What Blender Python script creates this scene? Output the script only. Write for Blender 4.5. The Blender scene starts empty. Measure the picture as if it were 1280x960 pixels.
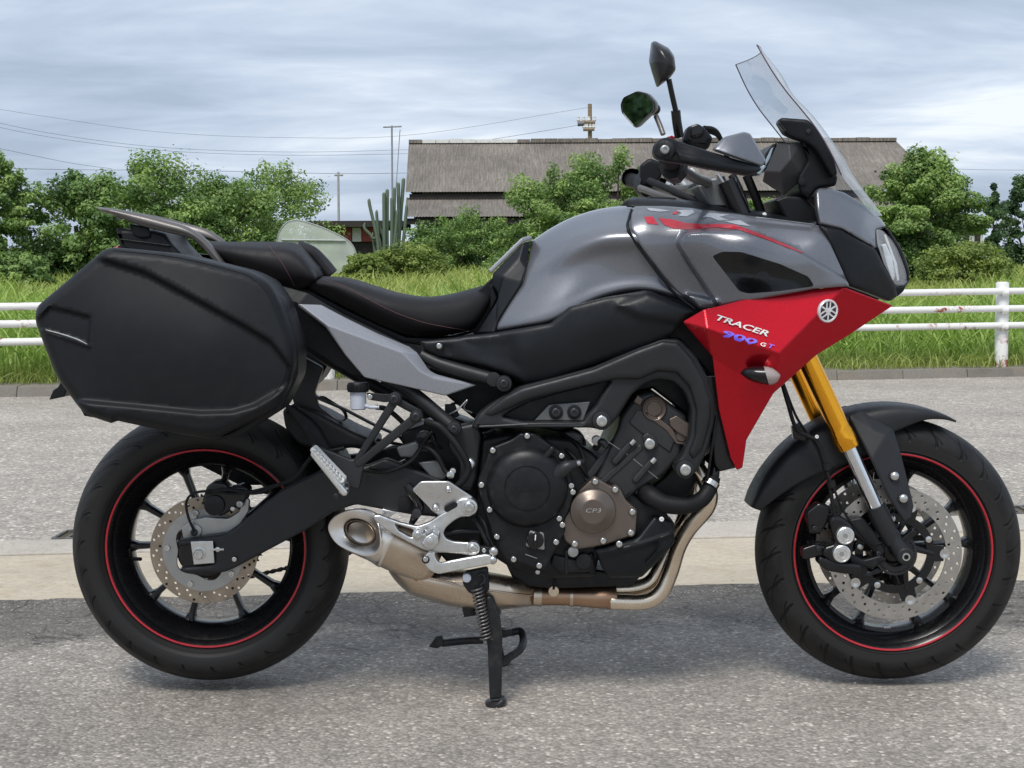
import bpy, bmesh, math, random
import numpy as np
from mathutils import Vector, Matrix, geometry, Quaternion
from mathutils.bvhtree import BVHTree

R = math.radians
random.seed(7); rng = np.random.default_rng(7)
scene = bpy.context.scene
col = scene.collection

# ------------------------------------------------------------------ camera
FPX = 1900.0                       # focal length in pixels of a 1280 wide frame
DIST = 3.375                       # camera to the middle plane of the motorcycle
PITCH = math.atan(135 / FPX)
ROLL = math.atan(0.0045)
_f = Vector((0, math.cos(PITCH), -math.sin(PITCH)))
_r0 = Vector((1, 0, 0)); _u0 = Vector((0, math.sin(PITCH), math.cos(PITCH)))
_i = _r0 * math.cos(ROLL) - _u0 * math.sin(ROLL)
_j = _r0 * math.sin(ROLL) + _u0 * math.cos(ROLL)
def ray(px, py): return _i * (px - 640) + _j * (480 - py) + _f * FPX
_d = ray(1109, 852)
CAMZ = -_d.z * DIST / _d.y         # the front tyre touches z = 0
CAM = Vector((0, -DIST, CAMZ))
def P(px, py, y):                  # point of the place seen at (px, py) and standing at depth y
    d = ray(px, py); return CAM + d * ((y + DIST) / d.y)
def G(px, py, z=0.0):              # the same on a level plane
    d = ray(px, py); return CAM + d * ((z - CAMZ) / d.z)
def pm(y): return (DIST + y) / FPX # metres per pixel at depth y

cam = bpy.data.cameras.new('camera'); cam_o = bpy.data.objects.new('camera', cam); col.objects.link(cam_o)
cam.sensor_width = 36; cam.lens = 36 * FPX / 1280; cam.clip_start = 0.05; cam.clip_end = 3000
M = Matrix((_i, _j, -_f)).transposed().to_4x4(); M.translation = CAM
cam_o.matrix_world = M
scene.camera = cam_o

# ------------------------------------------------------------------ sky, sun, exposure
SUN_EL, SUN_AZ = 56, 198           # degrees; azimuth clockwise from +Y
world = bpy.data.worlds.new('World'); scene.world = world; world.use_nodes = True
wt = world.node_tree; wt.nodes.clear()
def wn(t, **k):
    n = wt.nodes.new(t)
    for a, b in k.items(): setattr(n, a, b)
    return n
def wl(a, b): wt.links.new(a, b)
out = wn('ShaderNodeOutputWorld')
sky = wn('ShaderNodeTexSky', sky_type='NISHITA', sun_disc=False)
sky.sun_elevation = R(SUN_EL); sky.sun_rotation = R(SUN_AZ); sky.air_density = 1.0; sky.dust_density = 2.0
bg_sky = wn('ShaderNodeBackground'); bg_sky.inputs['Strength'].default_value = 0.12
wl(sky.outputs[0], bg_sky.inputs['Color'])
tc = wn('ShaderNodeTexCoord')
sep = wn('ShaderNodeSeparateXYZ'); wl(tc.outputs['Generated'], sep.inputs[0])
def wm(op, a, b=None, c=None):
    n = wn('ShaderNodeMath', operation=op)
    for s, v in zip(n.inputs, (a, b, c)):
        if v is None: continue
        if isinstance(v, (int, float)): s.default_value = v
        else: wl(v, s)
    return n.outputs[0]
zc = wm('MAXIMUM', wm('ADD', wm('ABSOLUTE', sep.outputs['Z']), 0.17), 0.02)
cu = wm('DIVIDE', sep.outputs['X'], zc); cv = wm('DIVIDE', sep.outputs['Y'], zc)
cmb = wn('ShaderNodeCombineXYZ'); wl(cu, cmb.inputs[0]); wl(cv, cmb.inputs[1])
def cloud(scale, sx, detail, rough, dist, seed):
    mp = wn('ShaderNodeMapping'); wl(cmb.outputs[0], mp.inputs[0])
    mp.inputs['Scale'].default_value = (sx, 1, 1); mp.inputs['Location'].default_value = (seed, seed * .7, 0)
    n = wn('ShaderNodeTexNoise'); wl(mp.outputs[0], n.inputs['Vector'])
    n.inputs['Scale'].default_value = scale; n.inputs['Detail'].default_value = detail
    n.inputs['Roughness'].default_value = rough; n.inputs['Distortion'].default_value = dist
    return n.outputs['Fac']
big = cloud(0.95, .50, 5, .52, .6, 5.3)
fine = cloud(2.6, .55, 8, .58, .5, 8.4)
mix = wm('ADD', wm('MULTIPLY', big, .62), wm('MULTIPLY', fine, .38))
ramp = wn('ShaderNodeValToRGB'); wl(mix, ramp.inputs[0])
e = ramp.color_ramp.elements
e[0].position = .40; e[0].color = (.345, .415, .525, 1)
e[1].position = .605; e[1].color = (.75, .80, .86, 1)
k = e.new(.475); k.color = (.43, .505, .625, 1)
k = e.new(.545); k.color = (.55, .625, .735, 1)
bg_cloud = wn('ShaderNodeBackground'); wl(ramp.outputs[0], bg_cloud.inputs['Color']); bg_cloud.inputs['Strength'].default_value = 0.96
mx = wn('ShaderNodeMixShader'); mx.inputs[0].default_value = 0.93
wl(bg_sky.outputs[0], mx.inputs[1]); wl(bg_cloud.outputs[0], mx.inputs[2]); wl(mx.outputs[0], out.inputs['Surface'])

sun = bpy.data.lights.new('sun', 'SUN'); sun.energy = 2.1; sun.angle = R(22); sun.color = (1, .96, .90)
sun_o = bpy.data.objects.new('sun', sun); col.objects.link(sun_o)
sd = Vector((math.sin(R(SUN_AZ)) * math.cos(R(SUN_EL)), math.cos(R(SUN_AZ)) * math.cos(R(SUN_EL)), math.sin(R(SUN_EL))))
sun_o.rotation_euler = sd.to_track_quat('Z', 'Y').to_euler(); sun_o.location = (0, 0, 20)
vs = scene.view_settings; vs.view_transform = 'Standard'; vs.look = 'None'; vs.gamma = 1; vs.exposure = 0.38
vs.use_curve_mapping = False
scene.cycles.use_denoising = True
scene.cycles.max_bounces = 8; scene.cycles.transparent_max_bounces = 12
scene.cycles.sample_clamp_indirect = 6

# ------------------------------------------------------------------ materials
MATS = {}
def nodes_of(name):
    m = bpy.data.materials.new(name); m.use_nodes = True
    nt = m.node_tree; b = nt.nodes['Principled BSDF']; MATS[name] = m
    return m, nt, b
def noise(nt, scale, detail=3, rough=.55, coord='Object', sc=(1, 1, 1)):
    t = nt.nodes.new('ShaderNodeTexCoord'); mp = nt.nodes.new('ShaderNodeMapping'); mp.inputs['Scale'].default_value = sc
    n = nt.nodes.new('ShaderNodeTexNoise'); nt.links.new(t.outputs[coord], mp.inputs[0]); nt.links.new(mp.outputs[0], n.inputs['Vector'])
    n.inputs['Scale'].default_value = scale; n.inputs['Detail'].default_value = detail; n.inputs['Roughness'].default_value = rough
    return n.outputs['Fac']
def rampn(nt, fac, stops, interp='LINEAR'):
    r = nt.nodes.new('ShaderNodeValToRGB'); nt.links.new(fac, r.inputs[0]); r.color_ramp.interpolation = interp
    e = r.color_ramp.elements
    while len(e) > 1: e.remove(e[-1])
    e[0].position = stops[0][0]; e[0].color = tuple(stops[0][1]) + (1,)
    for p, c in stops[1:]:
        k = e.new(p); k.color = tuple(c) + (1,)
    return r.outputs[0]
def mapr(nt, fac, a, b, c, d):
    n = nt.nodes.new('ShaderNodeMapRange'); nt.links.new(fac, n.inputs[0])
    for s, v in zip(n.inputs[1:5], (a, b, c, d)): s.default_value = v
    return n.outputs[0]
def bumpn(nt, b, h, strength=.3, dist=.001, prev=None):
    n = nt.nodes.new('ShaderNodeBump'); nt.links.new(h, n.inputs['Height']); n.inputs['Strength'].default_value = strength; n.inputs['Distance'].default_value = dist
    if prev: nt.links.new(prev, n.inputs['Normal'])
    nt.links.new(n.outputs[0], b.inputs['Normal']); return n.outputs[0]
def mixc(nt, fac, a, b, mode='MIX'):
    n = nt.nodes.new('ShaderNodeMix'); n.data_type = 'RGBA'; n.blend_type = mode
    for i, v in ((0, fac), (6, a), (7, b)):
        if isinstance(v, (int, float)): n.inputs[i].default_value = v
        elif isinstance(v, (tuple, list)): n.inputs[i].default_value = tuple(v) + (1,) if len(v) == 3 else v
        else: nt.links.new(v, n.inputs[i])
    return n.outputs[2]
def mat(name, c, rough=.5, metal=0., coat=0., spec=.5, var=.12, vs_=14, rvar=.12, bump=0., bs=600, bd=.0006, coat_rough=.05, dust=0.):
    m, nt, b = nodes_of(name)
    n1 = noise(nt, vs_, 4)
    lo = tuple(x * (1 - var) for x in c); hi = tuple(min(1, x * (1 + var)) for x in c)
    cc = rampn(nt, n1, [(.3, lo), (.7, hi)])
    if dust:
        n3 = noise(nt, 37, 6, .65)
        cc = mixc(nt, mapr(nt, n3, .48, .75, 0, dust), cc, (.22, .20, .17))
    nt.links.new(cc, b.inputs['Base Color'])
    n2 = noise(nt, vs_ * 5, 5, .6)
    nt.links.new(mapr(nt, n2, .3, .7, max(.02, rough - rvar), min(1, rough + rvar)), b.inputs['Roughness'])
    b.inputs['Metallic'].default_value = metal; b.inputs['Coat Weight'].default_value = coat; b.inputs['Coat Roughness'].default_value = coat_rough
    b.inputs['Specular IOR Level'].default_value = spec
    if bump: bumpn(nt, b, noise(nt, bs, 2), bump, bd)
    return m
# ------------------------------------------------------------------ mesh helpers
def tag(o, label=None, cat=None, group=None, kind=None):
    for k, v in (('label', label), ('category', cat), ('group', group), ('kind', kind)):
        if v: o[k] = v
    return o
def link(name, me, m=None, parent=None):
    o = bpy.data.objects.new(name, me); col.objects.link(o)
    if m is not None and me is not None and len(me.materials) == 0: me.materials.append(MATS[m] if isinstance(m, str) else m)
    if parent: o.parent = parent
    return o
def empty(name, parent=None, loc=(0, 0, 0)):
    o = bpy.data.objects.new(name, None); col.objects.link(o); o.location = loc; o.empty_display_size = .05
    if parent: o.parent = parent
    return o
def smooth(me, ang=35):
    me.shade_smooth()
    if ang < 180: me.set_sharp_from_angle(angle=R(ang))
def mk(name, verts, faces, m, parent=None, ang=35, flip=None):
    me = bpy.data.meshes.new(name); me.from_pydata([tuple(v) for v in verts], [], faces); me.validate()
    if flip is None:
        bm = bmesh.new(); bm.from_mesh(me); bmesh.ops.recalc_face_normals(bm, faces=bm.faces); bm.to_mesh(me); bm.free()
    smooth(me, ang)
    return link(name, me, m, parent)
def mirror(o, name=None):
    c = o.copy(); c.scale = (o.scale[0], -o.scale[1], o.scale[2]); c.location = (o.location[0], -o.location[1], o.location[2])
    col.objects.link(c); return c
def rounded(pts, r, n=4):
    out = []; N = len(pts)
    for i in range(N):
        p0 = np.array(pts[i - 1][:2], float); p1 = np.array(pts[i][:2], float); p2 = np.array(pts[(i + 1) % N][:2], float)
        rr = pts[i][2] if len(pts[i]) > 2 else r
        a = p0 - p1; b = p2 - p1; la = np.linalg.norm(a); lb = np.linalg.norm(b)
        d = min(rr, la * .45, lb * .45)
        if d < .05: out.append(tuple(p1)); continue
        A = p1 + a / la * d; B = p1 + b / lb * d
        for k in range(n + 1):
            t = k / n; out.append(tuple((1 - t) ** 2 * A + 2 * t * (1 - t) * p1 + t * t * B))
    return out
def cr(pts, sub, closed=False):                # Catmull-Rom through points (n-dim)
    p = np.array(pts, float); N = len(p); out = []
    rng_ = range(N) if closed else range(N - 1)
    for i in rng_:
        p1 = p[i]; p2 = p[(i + 1) % N]
        p0 = p[i - 1] if (closed or i > 0) else 2 * p1 - p2
        p3 = p[(i + 2) % N] if (closed or i + 2 < N) else 2 * p2 - p1
        for k in range(sub):
            t = k / sub
            out.append(.5 * (2 * p1 + (p2 - p0) * t + (2 * p0 - 5 * p1 + 4 * p2 - p3) * t * t + (3 * p1 - p0 - 3 * p2 + p3) * t ** 3))
    if not closed: out.append(p[-1])
    return np.array(out)
def ccr(pts, sub):                             # the same, centripetal, for unevenly spaced points
    p = np.array(pts, float); p = np.vstack([2 * p[0] - p[1], p, 2 * p[-1] - p[-2]]); out = []
    for i in range(1, len(p) - 2):
        P0, P1, P2, P3 = p[i - 1:i + 3]; d = [max(np.linalg.norm(b - a), 1e-6) ** .5 for a, b in ((P0, P1), (P1, P2), (P2, P3))]
        t0 = 0; t1 = d[0]; t2 = t1 + d[1]; t3 = t2 + d[2]
        for k in range(sub):
            t = t1 + (t2 - t1) * k / sub
            A1 = (t1 - t) / (t1 - t0) * P0 + (t - t0) / (t1 - t0) * P1; A2 = (t2 - t) / (t2 - t1) * P1 + (t - t1) / (t2 - t1) * P2; A3 = (t3 - t) / (t3 - t2) * P2 + (t - t2) / (t3 - t2) * P3
            B1 = (t2 - t) / (t2 - t0) * A1 + (t - t0) / (t2 - t0) * A2; B2 = (t3 - t) / (t3 - t1) * A2 + (t - t1) / (t3 - t1) * A3
            out.append((t2 - t) / (t2 - t1) * B1 + (t - t1) / (t2 - t1) * B2)
    out.append(p[-2]); return np.array(out)
def circ(cx, cy, r, n=24, ry=None, a0=0): return [(cx + r * math.cos(a0 + 2 * math.pi * k / n), cy + (ry or r) * math.sin(a0 + 2 * math.pi * k / n)) for k in range(n)]
def flat_curve(loops, th, bev):                # loops in metres (x, z); returns a mesh lying in x-z, y from -th/2 to th/2
    cu = bpy.data.curves.new('tmp', 'CURVE'); cu.dimensions = '2D'; cu.fill_mode = 'BOTH'
    bev = min(bev, th * .45); cu.extrude = th / 2 - bev; cu.bevel_depth = bev; cu.bevel_resolution = 2; cu.offset = -bev
    for lp in loops:
        s = cu.splines.new('POLY'); s.points.add(len(lp) - 1); s.use_cyclic_u = True
        s.points.foreach_set('co', np.array([(x, z, 0, 1) for x, z in lp], float).ravel())
    ob = bpy.data.objects.new('tmp', cu); me = bpy.data.meshes.new_from_object(ob)
    bpy.data.objects.remove(ob); bpy.data.curves.remove(cu)
    bm = bmesh.new(); bm.from_mesh(me); bmesh.ops.remove_doubles(bm, verts=bm.verts, dist=1e-6)
    for v in bm.verts: v.co = Vector((v.co.x, -v.co.z, v.co.y))
    bm.to_mesh(me); bm.free(); me.materials.clear()
    return me
def wnorm(o):
    w = o.modifiers.new('w', 'WEIGHTED_NORMAL'); w.keep_sharp = True; w.weight = 100; return o
def plate(name, pts, y, th, m, parent, bev=.002, holes=(), rnd=0, tilt=(0, 0), ang=40):
    if rnd: pts = rounded(pts, rnd)
    loops = [[(lambda q: (q.x, q.z))(P(p[0], p[1], y)) for p in lp] for lp in [pts] + list(holes)]
    me = flat_curve(loops, th, bev); me.name = name
    n = len(me.vertices); a = np.empty(n * 3); me.vertices.foreach_get('co', a); a = a.reshape(-1, 3)
    c = a.mean(0)
    a[:, 1] += y + th / 2 + tilt[0] * (a[:, 0] - c[0]) + tilt[1] * (a[:, 2] - c[2])
    me.vertices.foreach_set('co', a.ravel()); me.update(); smooth(me, ang)
    return wnorm(link(name, me, m, parent))
def bar(name, a, b, w, y, th, m, parent, bev=.002, w2=None, n=8):
    a = np.array(a, float); b = np.array(b, float); d = b - a; t = math.atan2(d[1], d[0]); w2 = w2 or w
    pts = [tuple(a + w / 2 * np.array((math.cos(t + math.pi / 2 + math.pi * k / n), math.sin(t + math.pi / 2 + math.pi * k / n)))) for k in range(n + 1)]
    pts += [tuple(b + w2 / 2 * np.array((math.cos(t - math.pi / 2 + math.pi * k / n), math.sin(t - math.pi / 2 + math.pi * k / n)))) for k in range(n + 1)]
    return plate(name, pts, y, th, m, parent, bev)
def sweep(P3, rad, seg=12, caps=True, squash=None):
    P3 = [Vector(p) for p in P3]; N = len(P3); verts = []; faces = []
    T = [(P3[min(i + 1, N - 1)] - P3[max(i - 1, 0)]).normalized() for i in range(N)]
    nrm = T[0].orthogonal().normalized()
    for i in range(N):
        if i: nrm = (T[i - 1].rotation_difference(T[i]) @ nrm)
        nrm = (nrm - T[i] * nrm.dot(T[i])).normalized(); bi = T[i].cross(nrm)
        r = rad[i] if hasattr(rad, '__len__') else rad
        for k in range(seg):
            a = 2 * math.pi * k / seg; v = nrm * math.cos(a) * r + bi * math.sin(a) * r
            if squash: v = Vector((v.x * squash[0], v.y * squash[1], v.z * squash[2]))
            verts.append(P3[i] + v)
    for i in range(N - 1):
        for k in range(seg):
            faces.append((i * seg + k, i * seg + (k + 1) % seg, (i + 1) * seg + (k + 1) % seg, (i + 1) * seg + k))
    if caps: faces += [tuple(range(seg))[::-1], tuple(range((N - 1) * seg, N * seg))]
    return verts, faces
def tube(name, pts, r, m, parent, seg=12, sub=6, px=True, squash=None, ang=50):
    if px: pts = [P(*p) for p in pts]
    pts = [tuple(p) for p in pts]
    if hasattr(r, '__len__'):
        if sub > 1:
            q = cr([tuple(p) + (rr,) for p, rr in zip(pts, r)], sub); pts = q[:, :3]; r = list(np.maximum(q[:, 3], 1e-4))
    elif sub > 1: pts = cr(pts, sub)
    v, f = sweep(pts, r, seg, squash=squash)
    return mk(name, v, f, m, parent, ang)
def lathe(name, prof, c, m, parent, axis=(0, -1, 0), seg=48, a0=0, a1=360, ang=35):
    ax = Vector(axis).normalized(); q = Vector((0, 0, 1)).rotation_difference(ax); c = Vector(c); full = abs(a1 - a0) >= 360
    ns = seg if full else seg + 1; verts = []; faces = []
    for (r, a) in prof:
        for k in range(ns):
            t = R(a0 + (a1 - a0) * k / seg); verts.append(c + q @ Vector((r * math.cos(t), r * math.sin(t), a)))
    for i in range(len(prof) - 1):
        for k in range(seg):
            k2 = (k + 1) % ns if full else k + 1
            faces.append((i * ns + k, i * ns + k2, (i + 1) * ns + k2, (i + 1) * ns + k))
    if full:
        if prof[0][0] > 1e-5: pass
    o = mk(name, verts, faces, m, parent, ang)
    bm = bmesh.new(); bm.from_mesh(o.data); bmesh.ops.remove_doubles(bm, verts=bm.verts, dist=1e-6); bmesh.ops.recalc_face_normals(bm, faces=bm.faces); bm.to_mesh(o.data); bm.free(); smooth(o.data, ang)
    return o
def disc(name, px, py, r, y0, depth, m, parent, bev=.002, seg=40, top=0):   # turned boss: face at y0, towards the viewer, body behind
    s = pm(y0); r = r * s; b = min(bev, r * .5)
    prof = [(0, top), (max(r - b * 1.5, r * .3), 0), (r - b * .3, -b * .3), (r, -b), (r, -depth)]
    return lathe(name, prof, P(px, py, y0), m, parent, seg=seg, ang=30)
def turned(name, px, py, y0, prof, m, parent, seg=40, ang=30):               # prof in (pixels, metres towards the viewer)
    s = pm(y0); return lathe(name, [(r * s, a) for r, a in prof], P(px, py, y0), m, parent, seg=seg, ang=ang)
_bolt = {}
def bolt(px, py, y, r, parent, m='bolt_steel', name='bolt', kind='socket'):
    key = (m, kind)
    if key not in _bolt:
        verts = []; faces = []; n = 12
        prof = [(1.05, .12), (1.05, 0), (.98, -.5), (.85, -.62), (.58, -.64)]
        if kind == 'cap': prof = [(1.0, .15), (1.0, -.25), (.85, -.55), (.5, -.75), (.2, -.82)]
        rings = [[(rr * math.cos(2 * math.pi * k / n), a, rr * math.sin(2 * math.pi * k / n)) for k in range(n)] for rr, a in prof]
        if kind == 'socket':
            for rr, a in ((.52, -.64), (.5, -.2)):
                rings.append([((rr * (1 if k % 2 == 0 else .87)) * math.cos(2 * math.pi * k / n), a, (rr * (1 if k % 2 == 0 else .87)) * math.sin(2 * math.pi * k / n)) for k in range(n)])
        for rg in rings: verts += rg
        for i in range(len(rings) - 1):
            for k in range(n): faces.append((i * n + k, i * n + (k + 1) % n, (i + 1) * n + (k + 1) % n, (i + 1) * n + k))
        faces.append(tuple(range((len(rings) - 1) * n, len(rings) * n)))
        me = bpy.data.meshes.new('bolt'); me.from_pydata(verts, [], faces)
        bm = bmesh.new(); bm.from_mesh(me); bmesh.ops.recalc_face_normals(bm, faces=bm.faces); bm.to_mesh(me); bm.free(); smooth(me, 40); me.materials.append(MATS[m]); _bolt[key] = me
    o = bpy.data.objects.new(name, _bolt[key]); col.objects.link(o); o.parent = parent
    o.location = P(px, py, y); s = r * pm(y); o.scale = (s, s, s); return o
def facet(name, verts, faces, m, parent, th=.004, bev=.0025, ang=25, seg=2):
    me = bpy.data.meshes.new(name); me.from_pydata([tuple(P(*v)) for v in verts], [], faces)
    bm = bmesh.new(); bm.from_mesh(me); bmesh.ops.recalc_face_normals(bm, faces=bm.faces)
    if sum(f.normal.y * f.calc_area() for f in bm.faces) > 0: bmesh.ops.reverse_faces(bm, faces=bm.faces)
    bm.to_mesh(me); bm.free(); smooth(me, ang)
    o = link(name, me, m, parent)
    if th:
        s = o.modifiers.new('s', 'SOLIDIFY'); s.thickness = th; s.offset = -1
    b = o.modifiers.new('b', 'BEVEL'); b.width = bev; b.segments = seg; b.limit_method = 'ANGLE'; b.angle_limit = R(12)
    return wnorm(o)
def tps(ctrl, lam=700.):
    c = np.array(ctrl, float); X = c[:, :2]; n = len(X)
    def U(a, b):
        d2 = ((a[:, None, :] - b[None, :, :]) ** 2).sum(2); return np.where(d2 > 0, d2 * np.log(d2 + 1e-12), 0)
    A = np.zeros((n + 3, n + 3)); A[:n, :n] = U(X, X) + np.eye(n) * lam; A[:n, n] = 1; A[:n, n + 1:] = X; A[n, :n] = 1; A[n + 1:, :n] = X.T
    w = np.linalg.solve(A, np.concatenate([c[:, 2], np.zeros(3)]))
    return lambda Q: U(Q, X) @ w[:n] + w[n] + Q @ w[n + 1:]
def inside(Q, poly):
    x, y = Q[:, 0], Q[:, 1]; r = np.zeros(len(Q), bool); p = np.array(poly, float); j = len(p) - 1
    for i in range(len(p)):
        xi, yi = p[i]; xj, yj = p[j]
        c = ((yi > y) != (yj > y)) & (x < (xj - xi) * (y - yi) / (yj - yi + 1e-12) + xi); r ^= c; j = i
    return r
def pdist(Q, poly, closed=True):
    p = np.array(poly, float); d = np.full(len(Q), 1e9); N = len(p)
    for i in range(N if closed else N - 1):
        a = p[i]; b = p[(i + 1) % N]; ab = b - a; t = np.clip(((Q - a) @ ab) / (ab @ ab + 1e-12), 0, 1)
        d = np.minimum(d, np.linalg.norm(Q - a - t[:, None] * ab, axis=1))
    return d
def sdist(Q, poly): return np.where(inside(Q, poly), pdist(Q, poly), -pdist(Q, poly))
def sstep(x): x = np.clip(x, 0, 1); return x * x * (3 - 2 * x)
def resample(poly, step, closed=True):
    out = []; N = len(poly)
    for i in range(N if closed else N - 1):
        a = np.array(poly[i][:2], float); b = np.array(poly[(i + 1) % N][:2], float); n = max(1, int(round(np.linalg.norm(b - a) / step)))
        out += [tuple(a + (b - a) * k / n) for k in range(n)]
    return out
def offs(poly, d):                              # points set off a closed outline, to one side
    p = np.array(poly, float); t = np.roll(p, -1, 0) - np.roll(p, 1, 0); t /= np.linalg.norm(t, axis=1)[:, None] + 1e-9
    return p + np.stack([-t[:, 1], t[:, 0]], 1) * d
def tri_region(outline, step, holes=(), rings=(), extra=()):
    bnd = resample(outline, step); hs = [resample(h, step) for h in holes]
    p = np.array(outline)[:, :2]; x0, y0 = p.min(0); x1, y1 = p.max(0)
    gx, gy = np.meshgrid(np.arange(float(x0), x1, step), np.arange(float(y0), y1, step * .87)); gx[1::2] += step / 2
    Q = np.stack([gx.ravel(), gy.ravel()], 1)
    ok = inside(Q, bnd) & (pdist(Q, bnd) > step * .5)
    for h in hs: ok &= ~inside(Q, h) & (pdist(Q, h) > step * .5)
    pts = [Vector(q) for q in bnd]; edges = [(i, (i + 1) % len(bnd)) for i in range(len(bnd))]
    for h in hs:
        o = len(pts); pts += [Vector(q) for q in h]; edges += [(o + i, o + (i + 1) % len(h)) for i in range(len(h))]
    Q = Q[ok]; add = []
    for lp in [bnd] + hs:
        for d in rings:
            for sg in (1, -1):
                E = offs(lp, d * sg); k_ = inside(E, bnd) & (pdist(E, bnd) > d * .93)
                for h in hs: k_ &= ~inside(E, h) & (pdist(E, h) > d * .93)
                add.append(E[k_])
    for E in extra:
        k_ = inside(E, bnd) & (pdist(E, bnd) > step * .4)
        for h in hs: k_ &= ~inside(E, h) & (pdist(E, h) > step * .4)
        add.append(E[k_])
    if add:
        add = np.concatenate(add)
        if len(add) and len(Q):
            far = np.ones(len(Q), bool)
            for i in range(0, len(Q), 400): far[i:i + 400] = (((Q[i:i + 400, None] - add[None]) ** 2).sum(2).min(1)) > (step * .45) ** 2
            Q = Q[far]
        Q = np.concatenate([Q, add])
    pts += [Vector(q) for q in Q]
    v, ed, f, _, _, _ = geometry.delaunay_2d_cdt(pts, edges, [], 1, 1e-4)
    V = np.array([(a.x, a.y) for a in v]); F = np.array([t for t in f if len(t) == 3])
    c = V[F].mean(1); ok = inside(c, bnd)
    for h in hs: ok &= ~inside(c, h)
    return V, F[ok]
def shell(name, outline, ctrl, m, parent, step=6, edge=0, roll=0, th=.004, feats=(), holes=(), rnd=0, ang=40, backdepth=None, edge_fn=None):
    if rnd: outline = rounded(outline, rnd)
    ex_ = []
    for fn in feats:
        pl = np.array(resample(fn.poly, step * .8)); ex_ += [pl, offs(pl, fn.w / 2), offs(pl, -fn.w / 2)]
        if fn.w > step: ex_ += [offs(pl, fn.w / 4), offs(pl, -fn.w / 4)]
    V, F = tri_region(outline, step, holes, [edge * k for k in (.06, .25, .55, 1)] if edge else (), ex_)
    Y = tps(ctrl)(V)
    if edge:
        d = pdist(V, outline); t = np.clip(1 - d / edge, 0, 1); w = 1. if edge_fn is None else edge_fn(V)
        Y = Y + roll * w * (1 - np.sqrt(np.maximum(0, 1 - t * t)))
    for fn in feats: Y = Y + fn(V)
    verts = [P(a, b, y) for (a, b), y in zip(V, Y)]
    faces = [tuple(int(k) for k in f) for f in F]
    me = bpy.data.meshes.new(name); me.from_pydata([tuple(v) for v in verts], [], faces)
    bm = bmesh.new(); bm.from_mesh(me); bmesh.ops.recalc_face_normals(bm, faces=bm.faces)
    if sum(f.normal.y * f.calc_area() for f in bm.faces) > 0: bmesh.ops.reverse_faces(bm, faces=bm.faces)
    be = [e_ for e_ in bm.edges if e_.is_boundary]                     # turned-in rim
    r = bmesh.ops.extrude_edge_only(bm, edges=be)
    for g in r['geom']:
        if isinstance(g, bmesh.types.BMVert): g.co.y = g.co.y + th if backdepth is None else backdepth
    bmesh.ops.recalc_face_normals(bm, faces=bm.faces)
    if sum(f.normal.y * f.calc_area() for f in bm.faces if abs(f.normal.y) > .3) > 0: bmesh.ops.reverse_faces(bm, faces=bm.faces)
    bm.to_mesh(me); bm.free(); smooth(me, ang)
    return link(name, me, m, parent)
def raised(poly, dy, w, rnd=0):                                       # a region standing proud (dy < 0) or sunk (dy > 0)
    if rnd: poly = rounded(poly, rnd)
    fn = lambda Q: dy * sstep(sdist(Q, poly) / w + .5)
    fn.poly = poly; fn.w = w; return fn
def patch(name, net, m, parent, su=6, sv=6, mirror_y=True, px=True, ang=60, cap=False, th=0):
    net = [[tuple(P(*p)) if px else tuple(p) for p in row] for row in net]
    if mirror_y: net = [row + [(x, -y, z) for (x, y, z) in row[::-1] if abs(y) > 1e-6] for row in net]
    shut = all((Vector(r_[0]) - Vector(r_[-1])).length < 1e-6 for r_ in net)
    rows = [np.vstack([cr(row[:-1], sv, True), row[0]]) if shut else cr(row, sv) for row in net]; A = np.array(rows)
    cols = np.array([ccr(A[:, k], su) for k in range(A.shape[1])]); cols = cols.transpose(1, 0, 2)
    nu, nv = cols.shape[:2]; verts = cols.reshape(-1, 3)
    faces = [(i * nv + k, i * nv + k + 1, (i + 1) * nv + k + 1, (i + 1) * nv + k) for i in range(nu - 1) for k in range(nv - 1)]
    if cap: faces += [tuple(range(nv))[::-1], tuple(range((nu - 1) * nv, nu * nv))]
    o = mk(name, verts, faces, m, parent, ang)
    if shut:
        bm = bmesh.new(); bm.from_mesh(o.data); bmesh.ops.remove_doubles(bm, verts=bm.verts, dist=1e-7); bmesh.ops.recalc_face_normals(bm, faces=bm.faces); bm.to_mesh(o.data); bm.free(); smooth(o.data, ang)
    if th:
        s = o.modifiers.new('s', 'SOLIDIFY'); s.thickness = th; s.offset = 0
    return o
def bvh_of(objs):
    vs, fs = [], []; dg = None
    for o in objs:
        n = len(vs); vs += [o.matrix_world @ v.co if o.parent is None else v.co for v in o.data.vertices]; fs += [tuple(n + i for i in p.vertices) for p in o.data.polygons]
    return BVHTree.FromPolygons(vs, fs)
def lay(bvh, px, py, off=.0008, dflt=-.2):                            # the point of a surface that shows at (px, py)
    d = ray(px, py).normalized(); h = bvh.ray_cast(CAM, d)
    if h[0] is None: return P(px, py, dflt)
    n = h[1] if h[1].dot(d) < 0 else -h[1]
    return h[0] + n * off
def decal(name, poly, bvh, m, parent, step=5, off=.0008, rnd=0, dflt=-.2):
    if rnd: poly = rounded(poly, rnd)
    V, F = tri_region(poly, step)
    return mk(name, [lay(bvh, a, b, off, dflt) for a, b in V], [tuple(int(k) for k in f) for f in F], m, parent, 60, flip=False)
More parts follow.
